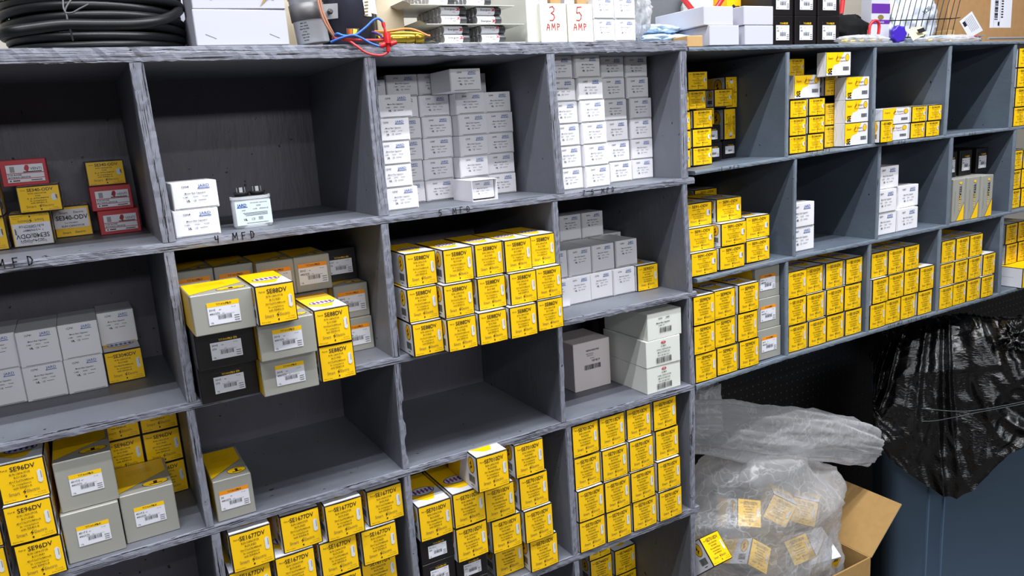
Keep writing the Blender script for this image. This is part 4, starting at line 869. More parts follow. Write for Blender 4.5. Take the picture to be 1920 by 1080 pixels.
def box_parts(kind, var, w, h, d):
    """-> list of (part name, mesh, label) shared by every box of this kind"""
    key = (kind, var, w, h, d)
    if key in MESH: return MESH[key]
    w, h, d = w / 1e3, h / 1e3, d / 1e3; out = []
    if kind in RT:
        nm, rt, shp = RT[kind]
        out.append(('carton', carton_yellow(w, h, d, kind in ('y88', 'y7010')).build('carton', me_only=True), None))
        out.append(('end_flap', flap_yellow(w, h, nm, rt, shp, up=(var == 'up'), patch={'gray': 'gray', 'up': 'up'}.get(var), vert={'vert': 2, 'vert2': 1}.get(var, 0)).build('end_flap', me_only=True), 'yellow printed end flap'))
    elif kind in JN and kind != 'jopen':
        out.append(('carton', carton_plain(w, h, d, 'white card').build('carton', me_only=True), None))
        out.append(('end_flap', flap_jard(w, h, JN[kind], '').build('end_flap', me_only=True), 'end flap with small blue and black print'))
    elif kind == 'jopen':
        mb = MB(); t = .0008
        mb.box((-w / 2, 0, 0), (w / 2, d, t), 'white card'); mb.box((-w / 2, 0, h - t), (w / 2, d, h), 'white card')
        mb.box((-w / 2, 0, t), (-w / 2 + t, d, h - t), 'white card'); mb.box((w / 2 - t, 0, t), (w / 2, d, h - t), 'white card'); mb.box((-w / 2 + t, d - t, t), (w / 2 - t, d, h - t), 'white card')
        out.append(('carton', mb.build('carton', me_only=True), None))
        mb2 = MB(); f = flap_jard(w - .004, h - .004, '12905', ''); f.v = [(x, y + .010, z + .002) for x, y, z in f.v]
        f.box((-w / 2 + .002, .0098, .006), (w / 2 - .002, .0102, h - .002), 'white card')
        out.append(('inner_flap', f.build('inner_flap', me_only=True), 'tucked-in flap with small blue print'))
    elif kind in ('t30', 't30n', 't45', 't50', 'tr', 'b30', 't30b', 'b70', 'b37', 'b1040', 'b46', 'b7', 'bt'):
        dark = kind[0] == 'b' or kind == 't30b'
        out.append(('carton', carton_titan(w, h, d, dark).build('carton', me_only=True), None))
        l1, l2 = {'t30': ('30+5', '440/370'), 't30n': ('30+5', '440/370'), 't45': ('45+7.5', '440/370'), 't50': ('50', '440/370'), 'tr': ('60+5', '440/370'), 'b30': ('30+5', '370'), 't30b': ('30+5', '370'), 'b70': ('70+10', '370'), 'b37': ('70+10', '370')}.get(kind, ('10', '370'))
        lw = {'t30': .52, 'b30': .52, 't30n': .80, 't30b': .72, 't45': .56, 't50': .76, 'tr': .62, 'b70': .56, 'b37': .56, 'b7': .66, 'b1040': .6, 'b46': .7, 'bt': .62}[kind]
        out.append(('label', label_titan(w, h, dark or (None if kind in ('t30n', 't50', 'tr') else False), l1, l2, lw, h * .62 if kind in ('b70', 'b1040', 'b7', 'bt') else None).build('label', me_only=True), 'printed sticker with a barcode'))
    elif kind in ('se', 'sek', 'sl', 'gse'):
        mb = carton_plain(w, h, d, 'white gloss'); L_ = Print(mb, maps(w, h, d)['left']); L_.line([(.002, .002), (d * .3, h * .5), (.002, h - .002)], .0004, 'cap grey', 1); L_.line([(d - .002, .002), (d * .7, h * .5), (d - .002, h - .002)], .0004, 'cap grey', 1)
        out.append(('carton', mb.build('carton', me_only=True), None)); out.append(('printed_panel', front_se(w, h, kind).build('printed_panel', me_only=True), 'yellow and white printed front'))
    elif kind == 'v':
        out.append(('carton', carton_plain(w, h, d, 'red card').build('carton', me_only=True), None)); out.append(('label', front_red(w, h).build('label', me_only=True), 'white printed label'))
    elif kind == 'tst':
        mb = carton_plain(w, h, d, 'grey card')
        out.append(('carton', mb.build('carton', me_only=True), None))
        mb = MB(); P = Print(mb, lambda u, v, l: (u, -.0002 - l * EPS, v))
        P.poly([(-w * .15, .001), (w * .44, .001), (w * .46, h * .42)], 'yellow', 1); P.line([(-w * .15, .001), (w * .46, h * .42)], .0012, 'black card', 1)
        P.text('TITAN', w * .02, h * .84, w * .24, 'felt pen', 'l', .03, 3, rot=-PI / 2); P.text('PRO HD', w * .02, h * .60, w * .20, 'yellow', 'l', .01, 3, rot=-PI / 2)
        P.disc(w * .10, h * .90, w * .10, h * .028, 'yellow', 2); P.rect(-w * .32, h * .72, -w * .31, h * .2, 'felt pen', 2)
        out.append(('printed_panel', mb.build('printed_panel', me_only=True), 'printing with a yellow triangle'))
    elif kind == 'bx':
        mb = MB(); mb.box((-w / 2, 0, 0), (w / 2, d, h), 'black card', .0007); M = maps(w, h, d); i = .0016
        for k, m in (('front', 'yellow'), ('left', 'white gloss'), ('top', 'yellow')):
            P = Print(mb, M[k]); 
            if k == 'left': P.rect(i, i, d - i, h - i, m); P.line([(d * .1, h * .5), (d * .9, h * .5)], .0006, 'cap grey', 2)
            elif k == 'top': P.rect(-w / 2 + i, i, w / 2 - i, d - i, m); P.disc(0, d * .45, w * .3, w * .22, 'cap grey', 2)
            else: P.rect(-w / 2 + i, i, w / 2 - i, h - i, m)
        out.append(('carton', mb.build('carton', me_only=True), None))
    elif kind == 'w4':
        out.append(('carton', carton_plain(w, h, d, 'cream w').build('carton', me_only=True), None))
        out.append(('label', (text_front(w, h, [('35 MFD', 0, .70, .0045, .01), ('OVAL CAPACITOR', 0, .58, .0045, .01), ('MULTI PURPOSE', 0, .47, .0045, .01), ('370 OR 440 VAC', 0, .36, .0045, .01)], (-.22, .10, .24, .32), True) if var != 'p' else
            text_front(w, h, [('12906        JARD', -.02, .74, .0045, .02), ('Motor Run Capacitor', -.05, .58, .0042, .03), ('90 MFD  370', -.1, .48, .003, .02)], (-.16, .22, .20, .42))).build('label', me_only=True), 'printed text and barcode'))
    elif kind == 'big5':
        out.append(('carton', carton_plain(w, h, d, 'white warm').build('carton', me_only=True), None))
        out.append(('label', text_front(w, h, [('NEW/10021902', .02, .80, .0052, .01), ('MOTOR RUN', -.06, .74, .003, .01), ('CAPACITOR', -.06, .70, .003, .01), ('370 VAC', .0, .64, .003, .01), ('CE UL P', .10, .575, .006, .02)], (-.22, .42, .24, .52)).build('label', me_only=True), 'printed text and barcode'))
    MESH[key] = out
    return out
mat('cream w', (224, 226, 218), 0.5); mat('white warm', (226, 214, 214), 0.55)
CELL = {'c0r0': 'top left cubby', 'c0r1': 'cubby below the top left one', 'c0r3': 'bottom left cubby', 'c1r0': 'four MFD cubby', 'c1r1': 'cubby under four MFD', 'c1r2': 'empty-floored cubby at lower left',
 'c1r3': 'bottom cubby, second column', 'c2r0': 'five MFD cubby', 'c2r1': 'cubby under five MFD', 'c2r3': 'bottom cubby, third column', 'c3r0': 'seven-point-five MFD cubby', 'c3r1': 'cubby under seven-point-five MFD', 'c3r2': 'cubby above the sixteen-box block',
 'c3r3': 'sixteen-box block, fourth column', 'c3r4': 'dark cubby below the sixteen-box block', 'c4r0': 'ten MFD cubby', 'c4r1': 'cubby under ten MFD', 'c4r2': 'lowest cubby under ten MFD', 'c5r0': 'twelve-point-five MFD cubby', 'c5r1': 'cubby under twelve-point-five MFD',
 'c5r2': 'lowest cubby under twelve-point-five MFD', 'c6r0': 'fifteen MFD cubby', 'c6r1': 'cubby under fifteen MFD', 'c6r2': 'lowest cubby under fifteen MFD', 'c7r1': 'cubby under seventeen MFD', 'c7r2': 'lowest cubby under seventeen MFD', 'c8r0': 'right-edge top cubby', 'c8r1': 'right-edge middle cubby', 'c8r2': 'right-edge lowest cubby'}
LOOK = {'j': 'white box', 'y': 'yellow box', 's': 'yellow box', 'v': 'red box', 't': 'grey box', 'b': 'black box'}
def look(kind, var):
    if kind == 'jopen': return 'open empty white box lying'
    if kind in ('se', 'sek', 'sl', 'gse'): return 'yellow-and-white box'
    if kind == 't30b': return 'black box'
    if kind == 'tst': return 'upright grey box with yellow triangle'
    if kind == 'bx': return 'long white-sided box'
    if kind == 'w4': return 'long white box with barcode'
    if kind == 'big5': return 'large pinkish-white box'
    if kind == 'yv': return 'yellow box stood on end'
    if var == 'up': return 'upside-down yellow box, white sticker'
    if var == 'gray': return 'yellow box with grey sticker'
    if kind == 'y125r': return 'narrow yellow box'
    if kind == 'y15v': return 'narrow upright yellow box'
    return LOOK[kind[0]]
seen = {}
for (cell, kind, var, x, y, z, bw, bh, bd, yaw, cw, rw) in DATA:
    if kind == 'w4' and rw == 'top row': var = 'p'
    root = empty('capacitor_box', (x, y, z + .0002), math.radians(yaw))
    pos = ', '.join(t for t in ((cw + ' in ' + rw) if cw and rw else (cw or rw), CELL[cell]) if t)
    lab = look(kind, var) + ', ' + pos
    tag(root, lab, 'box', 'boxes in the ' + CELL[cell])
    for pn, me, pl in box_parts(kind, var, bw, bh, bd):
        o = place(pn, me, root)
        if pl: o['label'] = pl

# ---------------------------------------------------------------- room
def slab(name, lo, hi, m, kind='structure'):
    mb = MB(); mb.box(lo, hi, m); o = mb.build(name); o['kind'] = kind; return o
mat('wall paint', (196, 190, 178), 0.8, bump=((40, 40, 40), 0.1, 0.001)); mat('floor concrete', (96, 94, 92), 0.7, vary=((3, 3, 3), 0.2))
mat('ceiling tile', (170, 170, 168), 0.9)
mat('shop wall', (120, 118, 116), .8)
slab('floor', (-4.2, -7.2, -.1), (5.4, 1.96, 0), 'floor concrete')
slab('wall_back', (-4.2, 1.86, 0), (5.4, 1.96, 3.26), 'wall paint')
slab('wall_left', (-4.3, -7.2, 0), (-4.2, 1.96, 3.26), 'shop wall')
slab('wall_right', (5.4, -7.2, 0), (5.5, 1.96, 3.26), 'shop wall')
slab('wall_front', (-4.2, -7.3, 0), (5.4, -7.2, 3.26), 'shop wall')
slab('ceiling', (-4.2, -7.2, 3.26), (5.4, 1.96, 3.36), 'ceiling tile')

# black pegboard that closes the space under the right cubbies
m = mat('pegboard', (12, 12, 13), 0.55); nt = m.node_tree; N = nt.nodes; L = nt.links
tc = N.new('ShaderNodeTexCoord'); sx = N.new('ShaderNodeSeparateXYZ'); L.new(tc.outputs['Object'], sx.inputs[0])
def fr(sock):
    a = N.new('ShaderNodeMath'); a.operation = 'MULTIPLY'; a.inputs[1].default_value = 1 / .0254; L.new(sock, a.inputs[0])
    b = N.new('ShaderNodeMath'); b.operation = 'FRACT'; L.new(a.outputs[0], b.inputs[0])
    c = N.new('ShaderNodeMath'); c.operation = 'SUBTRACT'; c.inputs[1].default_value = .5; L.new(b.outputs[0], c.inputs[0])
    d = N.new('ShaderNodeMath'); d.operation = 'POWER'; d.inputs[1].default_value = 2; L.new(c.outputs[0], d.inputs[0]); return d.outputs[0]
s_ = N.new('ShaderNodeMath'); L.new(fr(sx.outputs[0]), s_.inputs[0]); L.new(fr(sx.outputs[2]), s_.inputs[1])
g_ = N.new('ShaderNodeMath'); g_.operation = 'LESS_THAN'; g_.inputs[1].default_value = .010; L.new(s_.outputs[0], g_.inputs[0])
mx = N.new('ShaderNodeMix'); mx.data_type = 'RGBA'; L.new(g_.outputs[0], mx.inputs[0])
mx.inputs[6].default_value = (.0035, .0035, .004, 1); mx.inputs[7].default_value = (.05, .055, .06, 1)  # lighter dots at the holes: small highlights painted into the base colour
L.new(mx.outputs[2], N['Principled BSDF'].inputs['Base Color'])
mb = MB(); mb.box((X(.93), 1.62, 0.001), (4.4, 1.626, Z(-.50) + .02), 'pegboard'); tag(mb.build('pegboard'), 'black perforated pegboard behind the bags under the right cubbies', 'pegboard')

# ---------------------------------------------------------------- loose things in the cubbies
# bare oval capacitor
mat('can silver', (206, 208, 212), .22, .1)
c0 = at(482, 432, 1.262); o = empty('oval_capacitor', (c0.x, 1.262 + .020, L1T + .0003), 0.02)
tag(o, 'bare silver oval capacitor standing beside two white boxes, 4 MFD cubby', 'capacitor')
def stadium(a, b, n=12):
    P = []
    for k in range(2 * n):
        t = PI * (k % n) / (n - 1) + (PI if k >= n else 0) - PI / 2
        P.append(((a - b) * (1 if k < n else -1) + b * math.cos(t), b * math.sin(t)))
    return P
def prism(mb, P, z0, z1, m, s0=1, s1=1, smooth=True):
    n = len(P); V = [(x * s0, y * s0, z0) for x, y in P] + [(x * s1, y * s1, z1) for x, y in P]
    mb.mesh(V, [(i, (i + 1) % n, n + (i + 1) % n, n + i) for i in range(n)], m, smooth)
    mb.face([V[n + i] for i in range(n)], m); mb.face([V[i] for i in range(n)][::-1], m)
mb = MB(); st = stadium(.0305, .019); prism(mb, st, .0, .003, 'can silver', .96, 1); prism(mb, st, .003, .045, 'can silver'); prism(mb, st, .045, .0495, 'can silver', 1.03, 1.03); prism(mb, stadium(.0285, .017), .0496, .0500, 'dark metal')
mb.build('can', o)
mb = MB(); P = Print(mb, lambda u, v, l: (u, -.0191 - l * EPS, v)); P.rect(-.0285, .005, .0265, .0425, 'label pale', 1) if 'label pale' in MATS else (mat('label pale', (214, 226, 232), .4), P.rect(-.0285, .005, .0265, .0425, 'label pale', 1))
P.text('JARD', -.0185, .0345, .0062, 'blue ink', 'c', .03, 3); P.rect(-.026, .0325, -.010, .0338, 'blue ink', 3); P.text('12904', .007, .0335, .003, 'felt pen', 'c', .01, 3); P.text('PROTECTED CAPACITOR', .008, .0385, .0018, 'felt pen', 'c', .02, 3, fit=.026)
P.text('4.0uF', -.0165, .0275, .0026, 'felt pen', 'c', .02, 3); P.text('+-5%    370VAC B', .010, .0285, .0024, 'felt pen', 'c', .02, 3, fit=.024)
for k in range(3): P.rect(-.018 + .002 * k, .0235 - .002 * k, .020, .0241 - .002 * k, 'felt pen', 3)
P.text('UL', -.015, .0120, .0045, 'felt pen', 'c', .05, 3); P.text('CE', -.003, .0120, .0050, 'felt pen', 'c', .0, 3)
for k in range(3): P.rect(.005, .0122 + .0018 * k, .012, .0128 + .0018 * k, 'felt pen', 3)
P.rect(-.014, .0075, .020, .0081, 'felt pen', 3); mb.build('label', o)
for sx_ in (-.0125, .0125):
    mb = MB(); mb.lathe([(.006, .0500), (.0105, .0508), (.0128, .0560), (.0120, .0564), (.0045, .0520)], 'black plastic', 18, (sx_, 0, 0), sy=.85)
    t_ = mb.build('terminal_cup', o); t_['label'] = 'black plastic terminal cup'
    mb = MB()
    for dx in (-.0062, .0, .0062):
        mb.box((sx_ + dx - (.0026 if dx == 0 else .0003), -.0005, .0535), (sx_ + dx + (.0026 if dx == 0 else .0003), .0005 if dx == 0 else .003, .0635), 'metal', .0002)
    mb.build('terminal_tab', t_)

# steel cupboard pulls lying on the box tops, as thin bright rods
# ---------------------------------------------------------------- things on top of the left unit
TOP = L0T + .0012
mat('hose', (24, 25, 27), 0.42, spec=0.4); mat('box white', (194, 194, 206), 0.55); mat('box lilac', (196, 196, 210), 0.6); mat('beige card', (206, 190, 162), 0.7, vary=((50, 50, 50), .04)); mat('grey board', (96, 98, 102), .6)
# hose coil
hc = empty('hose_coil', (0.075, 1.345, TOP)); tag(hc, 'thick coil of black rubber hose lying on the top board, left', 'hose')
mb = MB(); r = random.Random(3); TR = .0064
for lev in range(8):
    for ring in range(2 if lev < 7 else 1):
        a = .118 - ring * .0135 + r.uniform(-.004, .002); b = .112 - ring * .0135; ox = r.uniform(-.003, .003); ph = r.uniform(0, 6)
        pts = [(ox + a * math.cos(t), b * math.sin(t), TR + lev * .0123 + .0018 * math.sin(2 * t + ph)) for t in [2 * PI * k / 48 for k in range(49)]]
        mb.tube(pts, TR, 'hose', 10, False)
mb.build('hose', hc)
mb = MB(); q = [at(x, y, Y) - Vector((0.075, 1.345, TOP)) for x, y, Y in ((-6, 66, 1.26), (15, 60, 1.215), (60, 53, 1.208), (120, 46, 1.206), (190, 46, 1.205), (255, 45, 1.205), (300, 38, 1.222), (326, 28, 1.26), (334, 17, 1.31), (324, 8, 1.36), (318, 12, 1.40))]
def spline(P, n=6):
    P = [Vector(p) for p in P]; out = []
    for i in range(len(P) - 1):
        p0, p1, p2, p3 = P[max(i - 1, 0)], P[i], P[i + 1], P[min(i + 2, len(P) - 1)]
        for k in range(n):
            t = k / n; out.append(.5 * ((2 * p1) + (-p0 + p2) * t + (2 * p0 - 5 * p1 + 4 * p2 - p3) * t * t + (-p0 + 3 * p1 - 3 * p2 + p3) * t ** 3))
    return out + [P[-1]]
mb.tube(spline(q), .0070, 'hose', 10); mb.build('loose_loop', hc)
mat('twine', (86, 86, 88), .5)
mb = MB()
for pts in (((118, -4, 1.212), (119, 15, 1.206), (124, 26, 1.204), (128, 45, 1.203), (133, 60, 1.206), (137, 76, 1.212)), ((135, -3, 1.21), (125, 12, 1.206), (122, 20, 1.205)), ((122, 24, 1.204), (135, 24, 1.203), (150, 16, 1.203), (166, 8, 1.203))):
    mb.tube(spline([at(*p) - Vector((0.075, 1.345, TOP)) for p in pts], 4), .0012, 'twine', 6)
mb.build('twine_tie', hc)['label'] = 'grey twist tie'

def card_box(name, px0, px1, Y, z0, h, d, m, label, cat='box', yaw=0.0, group=None, bev=.0012, parent_parts=None, py=60):
    a = at(px0, py, Y); b = at(px1, py, Y); wd = b.x - a.x
    ro = empty(name, ((a.x + b.x) / 2, Y, z0), yaw); tag(ro, label, cat, group)
    mb = MB(); mb.box((-wd / 2, 0, 0), (wd / 2, d, h), m, bev); mb.build('carton', ro)
    return ro, wd
wb, wd = card_box('white_box', 366, 540, 1.212, TOP, .0505, .12, 'box white', 'wide white stapled box on the top board beside the hose coil', yaw=-.03)
mb = MB(); P = Print(mb, lambda u, v, l: (u, -l * EPS, v))
for u in (-.052, .038): P.line([(u, .016), (u + .014, .010)], .0006, 'dark metal')
mb.build('staple', wb); 
wb, wd = card_box('white_box', 368, 540, 1.212, TOP + .051, .055, .12, 'box white', 'torn white stapled box stacked upon the wide white box', yaw=-.05)
mb = MB(); P = Print(mb, lambda u, v, l: (u, -l * EPS, v))
for u in (-.052, .035): P.line([(u, .018), (u + .014, .012)], .0006, 'dark metal')
mb.build('staple', wb)
mb = MB(); mb.face([(.028, -.0006, .003), (.046, -.004, .034), (.062, -.004, .036)], 'kraft'); mb.face([(.028, -.0004, .003), (.062, -.004, .036), (.046, -.004, .034)], 'kraft'); mb.build('torn_flap', wb)
card_box('pale_box', 316, 385, 1.375, TOP, .13, .12, 'box lilac', 'pale lilac-grey box behind the white boxes and hose', py=20)
card_box('beige_box', 505, 728, 1.335, TOP, .16, .16, 'beige card', 'tall beige cardboard box behind the black motor', py=30)
card_box('beige_box', 706, 757, 1.27, TOP, .12, .06, 'beige card', 'small beige carton right of the black motor', py=30)

# blower motor with its start capacitor and wires
mo = empty('motor', tuple(at(657, 84, 1.268).xy) + (TOP,), 0); mo.location.y = 1.268
tag(mo, 'black electric motor with silver capacitor and coloured wires', 'motor')
mat('motor black', (56, 58, 70), .35, .2); mat('strap grey', (112, 110, 112), .45, .3)
mb = MB(); mb.lathe([(.040, .002), (.044, .004), (.045, .12), (.043, .125), (.02, .13)], 'motor black', 36)
sh = mb.build('shell', mo)
def on_motor(px, py, r=.0452):
    """point on the motor's round shell seen under a pixel"""
    c = mo.location; d = (at(px, py, 1.2) - Vector((0, 0, CAM_Z))).normalized(); o_ = Vector((0, 0, CAM_Z)) - c
    A = d.x ** 2 + d.y ** 2; B = 2 * (o_.x * d.x + o_.y * d.y); Cc = o_.x ** 2 + o_.y ** 2 - r * r; D = B * B - 4 * A * Cc
    t = (-B - math.sqrt(max(D, 0))) / (2 * A); return o_ + d * t
def patch(poly, m, name, par, r=.0455):
    mb = MB(); a, b, c_, d_ = poly
    def fn(u, v):
        x0 = a[0] + (b[0] - a[0]) * u; y0 = a[1] + (b[1] - a[1]) * u; x1 = d_[0] + (c_[0] - d_[0]) * u; y1 = d_[1] + (c_[1] - d_[1]) * u
        return on_motor(x0 + (x1 - x0) * v, y0 + (y1 - y0) * v, r)
    mb.grid(fn, 6, 4, m, False); return mb.build(name, par)
patch([(680, 0), (694, -2), (697, 31), (685, 30)], 'label white', 'label', mo)['label'] = 'white printed label'
patch([(692, 0), (703, -2), (707, 27), (697, 25)], 'label white', 'label', mo)['label'] = 'white printed label'
for k in range(5):
    patch([(683, 3 + k * 6), (690, 2 + k * 6), (690.5, 5 + k * 6), (683.5, 6 + k * 6)], 'ink grey', 'printed_mark', sh, .0457)
mat('copper', (190, 96, 36), .3, .8); mat('brass', (206, 176, 62), .25, .85)
patch([(649, 53), (673, 53), (673, 65), (650, 65)], 'dark metal', 'vent_opening', mo)
patch([(651, 55), (660, 54), (660, 64), (652, 64)], 'copper', 'winding', mo, .0457); patch([(662, 54), (670, 55), (669, 63), (662, 64)], 'brass', 'winding', mo, .0457)
# capacitor can strapped to it
cc = at(590, 84, 1.235); cp = MB()
cp.lathe([(.0235, 0), (.025, .0015), (.025, .066), (.0262, .067), (.0262, .070), (.024, .071)], 'can silver', 32); cp.lathe([(.0235, .0711), (.0225, .10)], 'black plastic', 32)
can = cp.build('capacitor_can', mo); can.location = (cc.x - mo.location.x, 1.238 - mo.location.y, .0042); can.rotation_euler = (0, -.10, 0); can['label'] = 'silver capacitor can'
mb = MB(); mb.lathe([(.0253, .034), (.0268, .0345), (.0268, .0585), (.0253, .059)], 'strap grey', 32); mb.build('strap', can)['label'] = 'grey metal strap'
mb = MB(); P = Print(mb, lambda u, v, l: (.02515 * math.sin(u / .025) , -.02515 * math.cos(u / .025), v))
for k, s in enumerate(('MFD 370', 'VAC 60HZ', 'PROTECTED', 'P 922', '10000 AFC', 'NO PCB', 'ROHS')): P.text(s, -.017, .029 - k * .0042, .0028, 'felt pen', 'c', .03, 1)
mb.build('printing', can)
mb = MB(); a = at(604, 8, 1.216); b = at(633, 6, 1.226); c_ = at(634, 34, 1.226); d_ = at(607, 37, 1.216); o0 = Vector(mo.location)
q4 = [p - o0 for p in (a, b, c_, d_)]; mb.face(q4[::-1], 'metal dull' if 'metal dull' in MATS else (mat('metal dull', (168, 168, 172), .45, .5) and 'metal dull')); mb.face([p + Vector((0, .0012, 0)) for p in q4], 'metal dull')
for i in range(4): mb.face([q4[i], q4[(i + 1) % 4], q4[(i + 1) % 4] + Vector((0, .0012, 0)), q4[i] + Vector((0, .0012, 0))], 'metal dull')
br = mb.build('bracket', mo)
bc = at(620, 21, 1.214) - o0; mb = MB(); mb.lathe([(.0045, 0), (.0045, .003), (.0025, .0032), (.0025, .006)], 'dark metal', 6, (0, 0, 0), 'y'); bo = mb.build('bolt', br); bo.location = bc + Vector((0, .004, 0)); bo.rotation_euler = (0, 0, PI)
mat('wire blue', (52, 108, 196), .4); mat('wire red', (214, 62, 66), .4); mat('wire brown', (170, 118, 92), .45); mat('wire orange', (232, 140, 70), .45); mat('wire yellow', (226, 206, 60), .45); mat('wire purple', (92, 60, 140), .45); mat('red plug', (206, 40, 44), .3)
def wire(pts, m, r=.0019, name='wire', par=mo):
    mb = MB(); mb.tube(spline([at(*p) - o0 for p in pts], 6), r, m, 8); t = mb.build(name, par); t['label'] = m.replace('wire ', '') + ' wire'; return t
wire(((594, -6, 1.208), (600, 18, 1.205), (608, 40, 1.203), (618, 58, 1.203), (626, 70, 1.206)), 'wire brown')
wire(((600, -6, 1.210), (604, 18, 1.207), (613, 40, 1.205), (622, 58, 1.205), (628, 68, 1.208)), 'wire brown')
wire(((628, 66, 1.206), (633, 63, 1.2), (645, 67, 1.197), (665, 66, 1.195), (685, 52, 1.193), (700, 38, 1.192), (710, 35, 1.192), (718, 42, 1.193)), 'wire blue')
wire(((620, 79, 1.206), (640, 71, 1.198), (660, 66, 1.194), (675, 70, 1.192), (695, 81, 1.190), (712, 87, 1.188)), 'wire blue')
wire(((622, 71, 1.208), (650, 73, 1.200), (680, 75, 1.198), (720, 75, 1.196)), 'wire red')
wire(((640, 74, 1.204), (655, 77, 1.2), (668, 86, 1.192), (685, 98, 1.19), (702, 103, 1.189), (718, 103, 1.189), (728, 97, 1.189)), 'wire red')
wire(((703, 59, 1.222), (725, 59, 1.205), (760, 54, 1.198), (780, 57, 1.196), (800, 66, 1.195), (806, 67, 1.195)), 'wire orange')
wire(((703, 60, 1.222), (725, 62, 1.206), (760, 61, 1.199), (785, 63, 1.196), (796, 66, 1.196)), 'wire yellow')
wire(((698, 60, 1.224), (710, 64, 1.21), (718, 72, 1.20)), 'wire purple')
def plug(p0, p1, rs, par=mo):
    a = at(*p0) - o0; b = at(*p1) - o0; mb = MB(); n = len(rs); mb.tube([a + (b - a) * (i / (n - 1)) for i in range(n)], rs, 'red plug', 12); t = mb.build('wire_connector', par); t['label'] = 'red crimp connector'; return t
plug((718, 42, 1.193), (724, 66, 1.190), [.0028, .003, .0016, .0022, .0026]); plug((725, 62, 1.188), (727, 82, 1.187), [.0055, .0062, .0060, .0055])
plug((727, 80, 1.187), (728, 97, 1.188), [.0040, .0030, .0034, .0030]); plug((712, 87, 1.188), (724, 82, 1.188), [.0028, .0042, .0045, .003]); plug((730, 83, 1.188), (742, 79, 1.190), [.004, .0042, .0038, .0036])
# brass fitting
bf = at(770, 76, 1.214); o = empty('brass_fitting', (bf.x, 1.222, TOP), -.05); tag(o, 'brass pipe fitting lying on the top board beside the wires', 'fitting')
mb = MB(); mb.lathe([(.004, -.054), (.0062, -.052)] + [(.0064 if k % 2 else .0054, -.051 + k * .0022) for k in range(9)] + [(.0072, -.031), (.0078, -.029), (.0078, -.006)], 'brass', 20, (0, 0, .0096), 'x'); mb.build('threaded_stem', o)
mb = MB(); mb.lathe([(.0088, -.006), (.0092, -.005), (.0092, .008), (.0078, .010)], 'brass', 6, (0, 0, .0096), 'x'); mb.build('hex_nut', o)
mb = MB(); mb.lathe([(.0076, .010), (.0096, .011), (.0096, .024), (.008, .025)], 'brass', 24, (0, 0, .0097), 'x'); mb.build('end_cap', o)

# battery packs on card trays
mat('foil', (226, 226, 232), .25); mat('can silver', (206, 208, 212), .22, .1); mat('batt dark', (70, 72, 76), .35, .1); mat('tray card', (214, 214, 206), .6)
mb = MB(); R0 = .0071; LB = .0475
mb.lathe([(.0066, 0), (R0, .0008), (R0, .0345)], 'foil', 16, axis='x'); mb.lathe([(R0, .0346), (R0, .0467), (.0066, LB)], 'batt dark', 16, axis='x'); mb.lathe([(.0028, LB), (.0028, LB + .0015)], 'metal', 10, axis='x')
mb.lathe([(.0066, -.0001), (.0055, -.0004), (.0048, .0003)], 'metal dull', 16, axis='x')
P = Print(mb, lambda u, v, l: (u, -(R0 + .0001) * math.cos(v / R0), (R0 + .0001) * math.sin(v / R0)))
P.text('Energizer', .017, -.001, .0046, 'felt pen', 'c', .01, 1, fit=.020); P.poly([(.027, -.002), (.031, .0005), (.027, .003), (.0345, .0025), (.0365, .0005), (.0345, -.0016)], 'red ink'); P.text('MAX', .024, -.0052, .0024, 'red ink', 'c', .0, 1)
bme = mb.build('battery', me_only=True)
for i, (zt, pxs) in enumerate(((0, ((822, 985),)), (.0305, ((802, 984),)), (.061, ((775, 968),)))):
    p0, p1 = pxs[0]; Yt = 1.214
    a = at(p0, 70, Yt); b = at(p1, 70, Yt); o = empty('card_tray', (a.x, Yt, TOP + zt)); wd = b.x - a.x
    tag(o, ('bottom', 'middle', 'top')[i] + ' white card tray of the battery stack', 'tray', 'white card trays under the batteries')
    mb = MB(); mb.box((0, 0, 0), (wd, .14, .001), 'tray card'); mb.face([(0, 0, .001), (-.012, 0, .006 if i else .002), (-.012, .14, .006 if i else .002), (0, .14, .001)], 'tray card'); mb.face([(0, 0, .0002), (0, .14, .0002), (-.012, .14, .005), (-.012, 0, .005)], 'tray card')
    mb.build('card', o)
    for j, bx0 in enumerate(((834, 904), (831, 898), (810, 880))[i]):
        q_ = at(bx0, 70, Yt + .006); pk = empty('battery_pack', (q_.x, Yt + .006 + R0, TOP + zt + .0014 + R0))
        tag(pk, ('left', 'right')[j] + ' pack of silver batteries on the ' + ('bottom', 'middle', 'top')[i] + ' card tray', 'batteries', 'battery packs on the card trays')
        for ro in range(2):
            for dp in range(7):
                bt = place('battery', bme, pk, (0, dp * .0146, ro * .0144)); bt.rotation_euler = (random.uniform(-.5, .6), 0, 0)
card_box('pale_tub', 988, 1012, 1.222, TOP, .10, .17, 'tray card', 'pale grey carton between the batteries and the 3 amp box', py=40)

